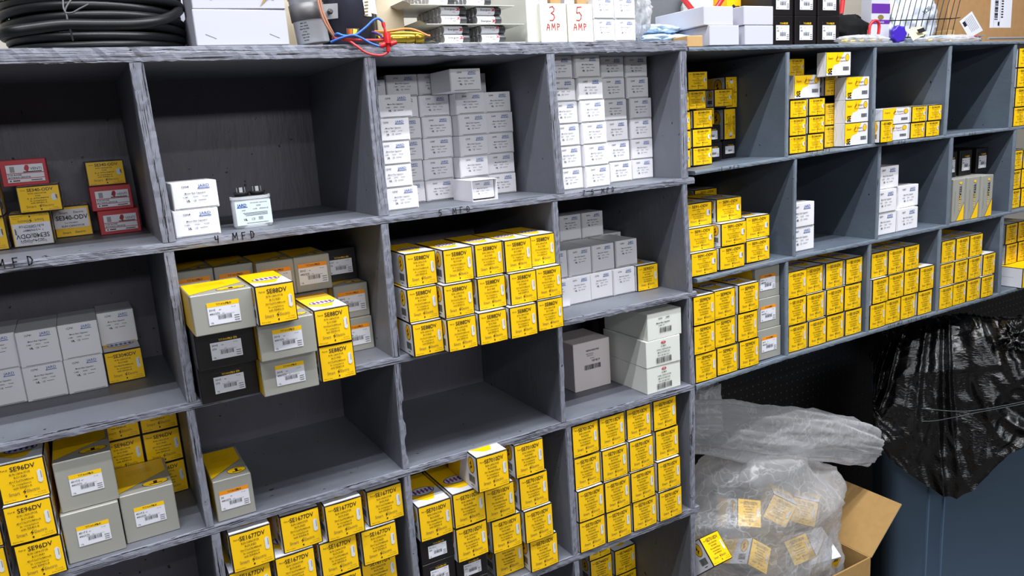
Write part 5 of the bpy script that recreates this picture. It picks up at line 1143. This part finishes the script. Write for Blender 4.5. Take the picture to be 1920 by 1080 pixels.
# fuse boxes marked by hand, with packets inside
mat('red marker', (196, 44, 48), .6)
for k, (p0, p1, s) in enumerate(((1014, 1064, '3'), (1065, 1113, '5'))):
    a = at(p0, 60, 1.214); b = at(p1, 60, 1.214); wd = b.x - a.x - .0012; h = .0665; d = .10
    o = empty('fuse_box', ((a.x + b.x) / 2, 1.214, TOP)); tag(o, 'open cream box marked ' + ('three' if k == 0 else 'five') + ' amp in red pen', 'box', 'cream fuse boxes marked by hand')
    mb = MB(); t = .0012
    mb.box((-wd / 2, 0, 0), (wd / 2, t, h), 'cream', .0003); mb.box((-wd / 2, d - t, 0), (wd / 2, d, h), 'cream'); mb.box((-wd / 2, t, 0), (-wd / 2 + t, d - t, h), 'cream'); mb.box((wd / 2 - t, t, 0), (wd / 2, d - t, h), 'cream'); mb.box((-wd / 2, t, 0), (wd / 2, d - t, t), 'cream')
    mb.build('carton', o)
    mb = MB(); P = Print(mb, lambda u, v, l: (u, -l * EPS, v)); hand(P, s, -.010, .036, .024, 'red marker', .0016); hand(P, 'AMP', -.016, .020, .0115, 'red marker', .0013, .95); mb.build('marking', o)['label'] = 'handwritten red ' + s + ' AMP'
    for j in range(2):
        xx = -wd / 4 + j * wd / 2; mb = MB(); mb.box((-.011, 0, 0), (.011, .06, .078), 'kraft' if j else 'box white', .0005)
        f = mb.build('fuse_packet'); f.location = (o.location.x + xx, 1.214 + .012, TOP + .0016); tag(f, ('brown' if j else 'white') + ' packet standing in the ' + ('three' if k == 0 else 'five') + ' amp box', 'packet', 'packets in the fuse boxes')
for i, (p0, p1) in enumerate(((1114, 1153), (1153.5, 1192))):
    for k in range(2):
        a = at(p0, 60, 1.214); b = at(p1, 60, 1.214); o = empty('capacitor_box', ((a.x + b.x) / 2, 1.214, TOP + k * .0402)); wv = round((b.x - a.x) * 1e3 - .6, 1)
        tag(o, 'white box on the top board, ' + ('left' if i == 0 else 'right') + (' lower' if k == 0 else ' upper') + ' of the four beside the five amp box', 'box', 'white boxes on the top board')
        for pn, me, pl in box_parts('j07', '', wv, 39.8, 90):
            q_ = place(pn, me, o)
            if pl: q_['label'] = pl
# grey board, mailers, crumpled clear bag
o, _ = card_box('grey_box', 1210, 1292, 1.40, TOP, .16, .05, 'grey board', 'dark grey board box standing behind the blue mailers', py=20)
m = mat('clear film', (235, 238, 245), .16, bump=((30, 30, 45), .9, .006)); nt = m.node_tree; N = nt.nodes; L = nt.links; pb = N['Principled BSDF']; pb.inputs['Specular IOR Level'].default_value = .9; pb.inputs['Base Color'].default_value = (.93, .93, .95, 1)
tr = N.new('ShaderNodeBsdfTransparent'); tr.inputs[0].default_value = (.93, .94, .96, 1); tl = N.new('ShaderNodeBsdfTranslucent'); tl.inputs[0].default_value = (.9, .9, .93, 1)
lw = N.new('ShaderNodeLayerWeight'); lw.inputs[0].default_value = .55; mr = N.new('ShaderNodeMapRange'); mr.inputs[3].default_value = .27; mr.inputs[4].default_value = .85
vo = N.new('ShaderNodeTexVoronoi'); vo.feature = 'DISTANCE_TO_EDGE'; vo.inputs['Scale'].default_value = 15
tc = N.new('ShaderNodeTexCoord'); nn = N.new('ShaderNodeTexNoise'); nn.inputs['Scale'].default_value = 9; nn.inputs['Detail'].default_value = 3
av = N.new('ShaderNodeVectorMath'); av.operation = 'MULTIPLY_ADD'; av.inputs[1].default_value = (.34, .34, .22); L.new(tc.outputs['Object'], nn.inputs['Vector']); L.new(nn.outputs['Color'], av.inputs[0]); L.new(tc.outputs['Object'], av.inputs[2]); L.new(av.outputs[0], vo.inputs['Vector'])
cr = N.new('ShaderNodeMapRange'); cr.inputs[1].default_value = 0; cr.inputs[2].default_value = .055; cr.inputs[3].default_value = .20; cr.inputs[4].default_value = 0; L.new(vo.outputs[0], cr.inputs[0])
L.new(lw.outputs['Facing'], mr.inputs[0]); sm = N.new('ShaderNodeMath'); sm.use_clamp = True; L.new(mr.outputs[0], sm.inputs[0]); L.new(cr.outputs[0], sm.inputs[1]); m1 = N.new('ShaderNodeMixShader'); m1.inputs[0].default_value = .5; L.new(pb.outputs[0], m1.inputs[1]); L.new(tl.outputs[0], m1.inputs[2])
m2 = N.new('ShaderNodeMixShader'); L.new(sm.outputs[0], m2.inputs[0]); L.new(tr.outputs[0], m2.inputs[1]); L.new(m1.outputs[0], m2.inputs[2]); L.new(m2.outputs[0], N['Material Output'].inputs[0])
def blob(name, c, rad, m, amp, sc, seed, label=None, cat=None, par=None, sub=5, fold=(1, 1, 1), flat=None, rot=None):
    bm = bmesh.new(); bmesh.ops.create_icosphere(bm, subdivisions=sub, radius=1)
    off = Vector((seed * 3.1, seed * 1.7, seed))
    for v in bm.verts:
        n = v.co.normalized(); q = Vector((n.x * fold[0], n.y * fold[1], n.z * fold[2])) * sc + off
        f = 1 - abs(noise.noise(q)) * 2; f2 = 1 - abs(noise.noise(q * 2.3 + Vector((9, 9, 9)))) * 2; f3 = noise.noise(q * 5)
        k = 1 + amp * (f * .6 + f2 * .35 + f3 * .15 - .5)
        v.co = Vector((n.x * rad[0], n.y * rad[1], n.z * rad[2])) * k
        if flat is not None and v.co.z < flat: v.co.z = flat
    me = bpy.data.meshes.new(name); bm.to_mesh(me); bm.free(); me.materials.append(MATS[m]); me.polygons.foreach_set('use_smooth', [True] * len(me.polygons))
    o = place(name, me, par, c)
    if rot: o.rotation_euler = rot
    if label: tag(o, label, cat)
    return o
mat('mailer blue', (190, 214, 236), .35); mat('mailer grey', (92, 94, 98), .4)
for k, (p0, p1, py, Y, hh, lab) in enumerate(((1194, 1318, 62, 1.27, .010, 'lower crumpled pale blue mailer pouch on the top board'), (1192, 1285, 45, 1.29, .009, 'upper pale blue mailer pouch lying on the lower one'))):
    a = at(p0, py, Y); b = at(p1, py, Y)
    o = blob('mailer', ((a.x + b.x) / 2, Y + .04, TOP + .0105 + k * .0215), ((b.x - a.x) / 2, .055, .0125), 'mailer blue', .30, 2.2, 3 + k, lab, 'mailer', sub=4, flat=-.010)
a = at(1207, 20, 1.25); blob('plastic_bag', (a.x, 1.27, TOP + .068), (.020, .03, .050), 'clear film', .7, 2.0, 5, 'small crumpled clear plastic bag beside the white boxes', 'bag', sub=4)

# right unit top
T2 = Z(.1066) + .0014
card_box('small_kraft_box', 1289, 1318, 1.212, Z(.1052) + .001, .022, .05, 'kraft', 'small kraft box at the joint of the two units', py=80)
card_box('white_box', 1331, 1386, 1.212, T2, .0395, .10, 'box white', 'lower left plain white box of four on the right unit', py=70)
card_box('white_box', 1320, 1375, 1.216, T2 + .0402, .0375, .15, 'box white', 'upper left plain white box of four, flap ajar', py=40)
card_box('white_box', 1397, 1450, 1.212, T2, .0395, .09, 'box white', 'lower right plain white box of four by the black boxes', py=65)
card_box('white_box', 1395, 1450, 1.212, T2 + .0402, .0385, .09, 'box white', 'upper right plain white box of four by the black boxes', py=30)
for k in range(3):
    for j in range(2):
        px0 = (1447, 1491.5, 1534)[k]; a = at(px0, 60, 1.245); b = at(px0 + (40, 39, 40)[k], 60, 1.245)
        wv = (b.x - a.x) * 1e3; o = empty('capacitor_box', ((a.x + b.x) / 2, 1.245 + .012 * (k == 2) * 0, T2 + j * .0655)); tag(o, 'tall black box on the right unit top, ' + ('left', 'middle', 'right')[k] + ' column, ' + ('lower' if j == 0 else 'upper') + ' row', 'box', 'black boxes on the right unit top')
        for pn, me, pl in box_parts('bt', '', round(wv, 1), 65, 110):
            q_ = place(pn, me, o)
            if pl: q_['label'] = pl
o, wd = card_box('yellow_box', 1364, 1425, 1.335, T2, .13, .10, 'yellow2', 'yellow box with black lettering behind the plain white boxes', py=15)
mb = MB(); P = Print(mb, lambda u, v, l: (u, -l * EPS, v)); P.text('TITAN', -.034, .090, .013, 'felt pen', 'l', .03, 2); P.text('PRO HD', .004, .092, .011, 'ink grey', 'l', .0, 2); P.disc(-.033, .0945, .006, .0075, 'felt pen', 1); mb.build('printing', o)
# red-handled cutters standing behind the white boxes, leaning on a newsprint bag
o = empty('bolt_cutters', (0, 0, 0)); tag(o, 'red-handled cutters standing open behind the plain white boxes', 'tool')
for pts in (((1272, -14, 1.30), (1283, 0, 1.30), (1305, 27, 1.30), (1322, 50, 1.30)), ((1362, -14, 1.30), (1350, 4, 1.30), (1335, 27, 1.30), (1322, 50, 1.30))):
    mb = MB(); mb.tube([at(*p) for p in pts], .0058, 'red plug', 12); mb.build('handle', o)
mat('newsprint', (200, 204, 200), .7, vary=((90, 90, 160), .22))
a = at(1318, 15, 1.36); blob('paper_bundle', (a.x, 1.375, T2 + .075), (.045, .03, .075), 'newsprint', .3, 2, 8, 'crumpled newsprint bundle behind the red-handled cutters', 'paper', sub=4, flat=-.074)
mat('black fabric', (15, 15, 16), .9, spec=.2)
a = at(1607, 50, 1.29); blob('black_pouch', (a.x - .01, 1.315, T2 + .031), (.072, .05, .048), 'black fabric', .3, 1.2, 11, 'soft black pouch beside the tall black boxes', 'pouch', sub=4, flat=-.0305)
mb = MB(); mb.tube(spline([at(*p) for p in ((1629, 64, 1.222), (1632, 46, 1.222), (1641, 39, 1.222), (1648, 46, 1.222), (1647, 64, 1.222))]), .0036, 'red plug', 10); tag(mb.build('red_grip'), 'red loop grip in front of the black pouch', 'handle')
mb = MB(); mb.tube([at(1577, 26, 1.34), at(1581, -8, 1.34)], .006, 'red plug', 10); tag(mb.build('screwdriver'), 'red tool handle standing behind the tall black boxes', 'tool')
mat('purple print', (98, 46, 150), .4)
o, wd = card_box('printed_package', 1634, 1668, 1.262, T2, .115, .03, 'box white', 'white and purple printed package beside the wire basket', py=40)
mb = MB(); P = Print(mb, lambda u, v, l: (u, -l * EPS, v)); P.rect(-wd / 2, .075, wd / 2, .098, 'purple print', 1); P.rect(-wd / 2, .050, wd / 2, .060, 'purple print', 1); P.text('PVS LOCK', 0, .0525, .006, 'box white', 'c', .02, 3); P.disc(0, .066, .012, .006, 'ink grey', 1); mb.build('printing', o)
# star knob
kc = at(1685, 63, 1.225); mb = MB(); n = 72; V = []
prof = [(.0200 + .0014 * math.cos(7 * 2 * PI * k / n), 2 * PI * k / n) for k in range(n)]
mat('knob blue', (64, 40, 170), .3)
for dy, s in ((0, .86), (.0015, 1), (.012, 1), (.014, .9)):
    V += [(s * r_ * math.cos(t), dy, s * r_ * math.sin(t)) for r_, t in prof]
mb.mesh(V, [(j * n + k, j * n + (k + 1) % n, (j + 1) * n + (k + 1) % n, (j + 1) * n + k) for j in range(3) for k in range(n)], 'knob blue', True); mb.face(V[:n][::-1], 'knob blue'); mb.face(V[-n:], 'knob blue')
ko = mb.build('star_knob'); ko.location = (kc.x, 1.222, T2 + .0212); ko.rotation_euler = (0, 0, -.3); tag(ko, 'blue seven-lobed star knob standing on the right unit top', 'knob')
mat('tag cream', (232, 222, 176), .6)
q4 = [at(1700, 56, 1.235), at(1725, 48, 1.245), at(1739, 62, 1.245), at(1712, 76, 1.225)]
mb = MB(); mb.face(q4, 'tag cream'); mb.face([p + Vector((0, .0006, 0)) for p in q4][::-1], 'tag cream'); q5 = [at(1716, 56, 1.2355), at(1729, 52, 1.2405), at(1733, 59, 1.2405), at(1720, 63, 1.2355)]; mb.face([p + Vector((0, -.004, 0)) for p in q5], 'felt pen')
tag(mb.build('paper_tag'), 'cream paper tag leaning right of the blue star knob', 'tag')
# wire basket with white mailers in it
mat('wire black', (20, 20, 22), .4, .3); bk = empty('wire_basket', (0, 0, 0)); tag(bk, 'black wire basket standing full of white plastic mailers', 'basket')
mb = MB()
for k in range(13):
    p = 1668 + k * 10.2; mb.tube([at(p + 12, -8, 1.335), at(p, 40, 1.325), at(p - 7, 72, 1.33)], .0011, 'wire black', 6)
mb.build('upright_wires', bk)
mb = MB(); mb.tube([at(1664, 39, 1.322), at(1785, 35, 1.322), at(1800, 33, 1.40)], .0015, 'wire black', 8); mb.tube([at(1664, 71, 1.327), at(1785, 68, 1.327)], .0015, 'wire black', 8); mb.build('rim_wire', bk)
mat('mailer white', (214, 220, 230), .35)
a = at(1712, 25, 1.38); o = blob('white_mailer', (a.x + .012, 1.395, T2 + .080), (.100, .040, .088), 'mailer white', .25, 2.3, 14, 'white plastic mailers with black print inside the wire basket', 'mailer', sub=5, flat=-.078)
a = at(1742, 22, 1.34); mb = MB(); P = Print(mb, lambda u, v, l: (u, -l * EPS, v)); P.text('XCEL.', 0, 0, .016, 'felt pen', 'c', .02, 1, rot=.45); q_ = mb.build('lettering', o); q_.location = (a.x - o.location.x, 1.345 - o.location.y, a.z - o.location.z)
# big cardboard box with labels
mat('brown box', (168, 128, 84), .75, vary=((40, 40, 40), .07))
o, wd = card_box('cardboard_box', 1778, 1990, 1.42, T2, .26, .22, 'brown box', 'big brown cardboard box with shipping labels at the right end', py=30, bev=.002)
mb = MB(); P = Print(mb, lambda u, v, l: (u, -l * EPS, v)); x0 = at(1857, 20, 1.42).x - o.location.x; zb = at(1857, 52, 1.42).z - T2
P.rect(x0, zb, x0 + .12, zb + .14, 'label white', 1); P.barcode(x0 + .022, zb + .015, x0 + .045, zb + .12, 'label white', 2)
for k in range(14): P.rect(x0 + .024, zb + .024 + k * .006, x0 + .042, zb + .027 + k * .006 + (k % 3) * .0012, 'felt pen', 3)
P.rect(x0 + .021, zb + .0, x0 + .0214, zb + .14, 'felt pen', 3); P.rect(x0 + .054, zb + .0, x0 + .0546, zb + .14, 'felt pen', 3); P.rect(x0 + .044, zb + .006, x0 + .0535, zb + .018, 'felt pen', 3)
for k in range(10): P.rect(x0 + .060, zb + .03 + k * .008, x0 + .072, zb + .034 + k * .008, 'felt pen', 3)
mb.build('shipping_label', o)['label'] = 'white shipping label with bars'
mb = MB(); P = Print(mb, lambda u, v, l: (u, -l * EPS, v)); C4 = [at(1799, 40, 1.42), at(1822, 21, 1.42), at(1843, 57, 1.42), at(1817, 72, 1.42)]; C4 = [(p.x - o.location.x, p.z - T2) for p in C4]
P.poly(C4[::-1], 'label white', 1)
def bl(s, t): return tuple((C4[0][i] * (1 - s) + C4[1][i] * s) * (1 - t) + (C4[3][i] * (1 - s) + C4[2][i] * s) * t for i in (0, 1))
for k in range(6): P.line([bl(.85 - .1 * k, .1), bl(.85 - .1 * k, .8)], .0012, 'felt pen', 2)
P.poly([bl(.1, .15), bl(.3, .15), bl(.3, .4), bl(.1, .4)], 'felt pen', 3)
mb.build('shipping_label', o)['label'] = 'tilted white label'
o, wd = card_box('small_carton', 1776, 1791, 1.36, T2, .048, .04, 'kraft', 'small kraft carton with white label before the big box', py=45); mb = MB(); P = Print(mb, lambda u, v, l: (u, -l * EPS, v)); P.rect(-wd * .42, .012, wd * .42, .036, 'label white', 1); P.barcode(-wd * .3, .018, wd * .3, .030, 'felt pen', 2, 8); mb.build('label', o)
# clear bags of brass fittings
mat('sky wrap', (60, 160, 214), .4); mat('pink wrap', (216, 40, 110), .4)
for k, (p0, p1, Y, lab) in enumerate(((1582, 1684, 1.222, 'clear bag of brass fittings in front of the black pouch'), (1742, 1858, 1.235, 'clear bag of brass fittings in front of the big cardboard box'))):
    a = at(p0, 70, Y); b = at(p1, 70, Y); cx = (a.x + b.x) / 2; hw = (b.x - a.x) / 2
    o = blob('fittings_bag', (cx, Y + .030, T2 + .0105), (hw, .030, .0125), 'clear film', .25, 2.2, 21 + k, lab, 'bag', sub=4, flat=-.0098)
    if k:
        for m_, dx in (('sky wrap', -.5), ('pink wrap', .62), ('sky wrap', .82)):
            mb = MB(); mb.box((dx * hw - .012, -.022, .0062), (dx * hw + .012, .010, .0072), m_); mb.build('printed_header', o)['label'] = m_.split()[0] + ' printed strip'
    rr_ = random.Random(k)
    for j in range(5):
        mb = MB(); ln = rr_.uniform(.010, .018); rad = rr_.uniform(.0042, .0058); mb.lathe([(rad * .7, -ln / 2), (rad, -ln / 2 + .001), (rad, 0), (rad * 1.25, .001), (rad * 1.25, ln / 2)], 'brass', 12, axis='x')
        f = mb.build('brass_fitting'); f.location = (cx + (-.68 + j * .34) * hw, Y + .026 + rr_.uniform(-.004, .004), T2 + rad * 1.25 + .001); f.rotation_euler = (0, 0, rr_.uniform(-.5, .5))
        tag(f, 'small brass fitting inside the clear bag ' + ('by the black pouch' if k == 0 else 'before the big cardboard box'), 'fitting', 'brass fittings in the ' + ('left' if k == 0 else 'right') + ' clear bag')
mb = MB(); mb.tube([at(1853, 72, 1.225), at(2010, 70, 1.30)], .0030, 'metal dull', 10); t_ = mb.build('metal_rod'); tag(t_, 'pale metal rod lying at the right end of the top board', 'rod')

# ---------------------------------------------------------------- bottom right: clear bag of boxes, cardboard box, bin with black liner
mat('card brown', (178, 140, 84), .75, vary=((50, 50, 50), .06)); mat('card torn', (196, 170, 124), .85)
cb = empty('cardboard_box', (1.45, 1.35, 0.0005)); tag(cb, 'open brown cardboard box under the clear bag, flap standing up', 'box')
h0 = at(1633, 1045, 1.20); t0 = at(1690, 945, 1.20); fl = [Vector((t0.x, 1.46, t0.z)), t0, h0, Vector((h0.x, 1.46, h0.z))]; fl = [p - cb.location for p in fl]
hz = fl[2].z
mb = MB(); x0, x1, y0, y1 = -.325, fl[2].x - .001, -.15, .155; t = .004
mb.box((x0, y0, 0), (x1, y0 + t, hz), 'card brown'); mb.box((x0, y1 - t, 0), (x1, y1, hz), 'card brown'); mb.box((x0, y0 + t, 0), (x0 + t, y1 - t, hz), 'card brown'); mb.box((x1 - t, y0 + t, 0), (x1, y1 - t, hz), 'card brown'); mb.box((x0 + t, y0 + t, 0), (x1 - t, y1 - t, t), 'card brown')
mb.build('carton', cb)
mb = MB(); nrm = (fl[1] - fl[0]).cross(fl[3] - fl[0]).normalized() * .004; bk_ = [p + nrm for p in fl]
mb.face(fl, 'card brown'); mb.face(bk_[::-1], 'card brown')
for i in range(4): mb.face([fl[i], bk_[i], bk_[(i + 1) % 4], fl[(i + 1) % 4]], 'card torn')
mb.build('flap', cb)

# bag of loose boxes: crumpled clear film
bc = at(1425, 1010, 1.36); bag = empty('plastic_bag', (1.428, 1.345, .012)); tag(bag, 'large clear plastic bag full of loose boxes against the left unit', 'bag')
def film(name, fn, nu, nv, close=True):
    mb = MB(); mb.grid(fn, nu, nv, 'clear film', True, closeu=close); return mb.build(name, bag)
B0 = Vector(bag.location)
def rid(q): return 1 - 2 * abs(noise.noise(q))
def body(u, v):
    # u around, v bottom -> top; profile of a slumped sack
    t = 2 * PI * u; prof = ((0, .02), (.03, .15), (.18, .21), (.42, .225), (.62, .235), (.80, .215), (.92, .16), (1.0, .06))
    for (a, ra), (b, rb) in zip(prof, prof[1:]):
        if v <= b + 1e-9: k = (v - a) / (b - a); k = k * k * (3 - 2 * k); r = ra + (rb - ra) * k; break
    n = Vector((math.cos(t), math.sin(t), v * 2.4))
    w_ = .034 * rid(n * 1.6 + Vector((3, 1, 5))) + .018 * rid(Vector((math.cos(t) * 3.5, math.sin(t) * 3.5, v * 3)) + Vector((8, 2, 1))) + .008 * rid(n * 7)
    r = max(.01, r + w_ * min(1, v * 5) * (1.2 if v < .85 else .5))
    h = BAG_H
    z = .002 + v * h; p = Vector((r * math.cos(t) * 1.10 + .02 * v, r * math.sin(t) * .62, z))
    if z < .52:                                     # held by the cardboard box around it
        p.x = max(-.285, min(.285, p.x)); p.y = max(-.133, min(.133, p.y))
    elif z < .60:
        k = (z - .52) / .08; p.y = max(-.133 - .06 * k, min(.133 + .06 * k, p.y)); p.x = max(-.285 - .06 * k, min(.285 + .06 * k, p.x))
    return p
BAG_H = at(1400, 822, 1.36).z - B0.z
film('bag_body', body, 132, 96)
# gathered neck lying over to the right
NK = [at(*p) - B0 for p in ((1280, 800, 1.37), (1345, 802, 1.33), (1410, 812, 1.31), (1480, 815, 1.30), (1550, 820, 1.30), (1610, 832, 1.30), (1648, 840, 1.31))]
NS = spline(NK, 12); NR = [.046, .052, .058, .056, .054, .048, .022]
def neck(u, v):
    f = v * (len(NS) - 1); i = min(int(f), len(NS) - 2); p = NS[i].lerp(NS[i + 1], f - i); t = (NS[min(i + 1, len(NS) - 1)] - NS[max(i - 1, 0)]).normalized()
    a = (Vector((0, 0, 1)) - t * t.z).normalized(); b = t.cross(a); g = v * (len(NR) - 1); j = min(int(g), len(NR) - 2); r = NR[j] + (NR[j + 1] - NR[j]) * (g - j)
    an = 2 * PI * u; q = Vector((math.cos(an) * 2.2, math.sin(an) * 2.2, v * 2.0)); r += .016 * rid(q + Vector((4, 4, 4))) + .009 * rid(Vector((math.cos(an) * 5, math.sin(an) * 5, v * 5)))
    if v > .93: r *= max(.12, (1 - v) / .07)
    return p + a * math.cos(an) * r + b * math.sin(an) * r * .62
film('bag_neck', neck, 84, 110)
TL = [at(*p) - B0 for p in ((1322, 815, 1.40), (1325, 770, 1.42), (1328, 728, 1.43))]
def tail(u, v):
    p = TL[0].lerp(TL[1], v * 2) if v < .5 else TL[1].lerp(TL[2], v * 2 - 1); an = 2 * PI * u
    r = (.052 - .018 * v) + .012 * rid(Vector((math.cos(an) * 2, math.sin(an) * 2, v * 1.5)))
    return p + Vector((math.cos(an) * r, math.sin(an) * r * .35, .008 * rid(Vector((u * 4, 0, v)))))
film('bag_tail', tail, 48, 30)

def loose(px, py, Y, rx, ry, rz, kind, dims, lab, up=0):
    """box in the bag: its front face centre lies at the given place"""
    p = at(px, py, Y); o = empty('capacitor_box', p); e = Euler((rx, ry, rz)); o.rotation_euler = e
    o.location = p - e.to_matrix() @ Vector((0, 0, dims[1] / 2e3)); tag(o, lab, 'box', 'loose boxes in the clear bag')
    for pn, me, pl in box_parts(kind, '', *dims):
        q_ = place(pn, me, o)
        if pl: q_['label'] = pl
d7 = (65, 68.5, 130)
loose(1342, 1028, 1.20, -.75, .05, .10, 'y7010', d7, 'yellow box tipped face-up in the bag, beside the unit post')
loose(1405, 962, 1.25, -.45, .25, -.35, 'y7010', (65, 68, 100), 'blurred yellow box behind film folds, upper left in the bag')
loose(1424, 1043, 1.215, -.55, .65, -.3, 'y7010', (65, 68, 100), 'yellow box on its edge, centre bottom of the bag')
loose(1462, 958, 1.265, -.2, .45, -.8, 'y7010', (65, 68, 100), 'yellow box showing a narrow strip, middle of the bag')
loose(1508, 960, 1.27, -.3, .1, -1.0, 'y7010', (65, 68, 100), 'yellow box turned sideways at the right of the bag')
loose(1500, 1030, 1.25, -.4, -.3, -.4, 'y7010', (65, 68, 100), 'yellow box wedged above the white box in the bag')
loose(1545, 1062, 1.235, -.5, PI - .08, -.3, 'se', (91, 56, 95), 'white box lying upside down at the bag bottom right')

# bin
mat('bin blue', (96, 120, 146), .5, bump=((60, 60, 60), .15, .001))
P0 = at(1652, 900, 1.33); P0.z = 0
EX = Vector((math.cos(-.873), math.sin(-.873), 0)); EY = Vector((-EX.y, EX.x, 0))
def atn(px, py, off):
    """point under a pixel on the upright plane 'off' metres behind the bin's front face"""
    o_ = Vector((0, 0, CAM_Z)); d = at(px, py, 1.0) - o_
    return o_ + d * ((P0.dot(EY) + off) / d.dot(EY))
bc_ = P0 + EX * .335 + EY * .20
bn = empty('trash_bin', (bc_.x, bc_.y, 0.0006), -.873); tag(bn, 'blue-grey plastic trash bin under the right cubbies', 'bin')
def ring(z, hx, hy, rc, n=6):
    P = []
    for cx, cy, a0 in ((1, 1, 0), (-1, 1, .5 * PI), (-1, -1, PI), (1, -1, 1.5 * PI)):
        for k in range(n + 1): a = a0 + .5 * PI * k / n; P.append((cx * (hx - rc) + rc * math.cos(a), cy * (hy - rc) + rc * math.sin(a), z))
    return P
mb = MB(); RH = .86; prof = [(.0, .310, .170), (.03, .318, .18), (RH - .06, .332, .195), (RH - .06, .339, .202), (RH - .03, .341, .203), (RH - .03, .334, .197), (RH, .336, .197), (RH, .326, .187), (.03, .31, .17)]
rings = [ring(z, a, b, .05) for z, a, b in prof]; n = len(rings[0])
mb.mesh([p for r_ in rings for p in r_], [(j * n + k, j * n + (k + 1) % n, (j + 1) * n + (k + 1) % n, (j + 1) * n + k) for j in range(len(rings) - 1) for k in range(n)], 'bin blue', True); mb.face(rings[-1], 'bin blue')
mb.build('bin_body', bn)
for xx in (-.205, -.165, .12):
    mb = MB(); b_ = .180; tp = .1950
    mb.mesh([(xx - .004, -b_ - .0, .04), (xx + .004, -b_ - .0, .04), (xx - .004, -tp, RH - .07), (xx + .004, -tp, RH - .07), (xx, -b_ - .005, .04), (xx, -tp - .005, RH - .07)], [(0, 4, 5, 2), (4, 1, 3, 5)], 'bin blue'); mb.build('rib', bn)

# black liner hanging over the rim
m = mat('black liner', (7, 7, 8), .22, spec=.6, bump=((100, 100, 200), 1.0, .0020))
BP = [(1636, 742, 775, 690), (1652, 728, 842, 668), (1680, 712, 866, 640), (1720, 705, 896, 622), (1760, 700, 918, 612), (1790, 696, 926, 606), (1825, 694, 905, 604), (1860, 690, 868, 612), (1890, 688, 838, 616), (1925, 686, 826, 612), (1990, 684, 815, 600)]
def liner(u, v):
    f = u * (len(BP) - 1); i = min(int(f), len(BP) - 2); k = f - i; px, rim, hem, top = [BP[i][j] + (BP[i + 1][j] - BP[i][j]) * k for j in range(4)]
    c_ = (u - .42) * (.35 + v * 1.5); fold = rid(Vector((c_ * 13, v * .9, 2))) * .024 + rid(Vector((u * 2.5 - v * 2.6, v * 3.5, 7))) * .020 + rid(Vector((u * 12 + v * 7, v * 15, 4))) * .006
    if v < .45:
        s = v / .45; p = atn(px, hem + (rim - hem) * s, -.020); p -= EY * (fold * (1 - s * .3) - .008)
    elif v < .75:
        s = (v - .45) / .30; a = atn(px, rim, -.020); b = atn(px, top, .07); p = a.lerp(b, s); p.z += .018 * math.sin(PI * s) + fold * .6; p -= EY * fold * .4
    else:
        s = (v - .75) / .25; a = atn(px, top, .07); b = a + EY * .16 - Vector((0, 0, .03)); p = a.lerp(b, s); p.z += fold * .5
    return p
mb = MB(); mb.grid(liner, 190, 120, 'black liner', True)
ln = mb.build('bin_liner'); tag(ln, 'glossy black plastic liner draped over the trash bin rim', 'bag')
mat('drawstring', (60, 62, 66), .25)
for pts in (((1728, 766, 1.225), (1790, 771, 1.22), (1840, 768, 1.22), (1925, 752, 1.22)), ((1728, 790, 1.225), (1760, 788, 1.222), (1830, 774, 1.22), (1925, 756, 1.22))):
    mb = MB(); mb.tube(spline([atn(p[0], p[1], -.050) for p in pts]), .0012, 'drawstring', 6); mb.build('drawstring', ln)
a = atn(1905, 632, .03); blob('liner_knot', (0, 0, 0), (.060, .04, .040), 'black liner', .9, 2.0, 31, par=ln, sub=5).location = a
a = at(1722, 650, 1.50); o = blob('black_bag', (a.x, 1.54, a.z + .01), (.11, .045, .075), 'black liner', .8, 2.0, 37, 'dark crumpled bag behind the black bin liner', 'bag', sub=5)
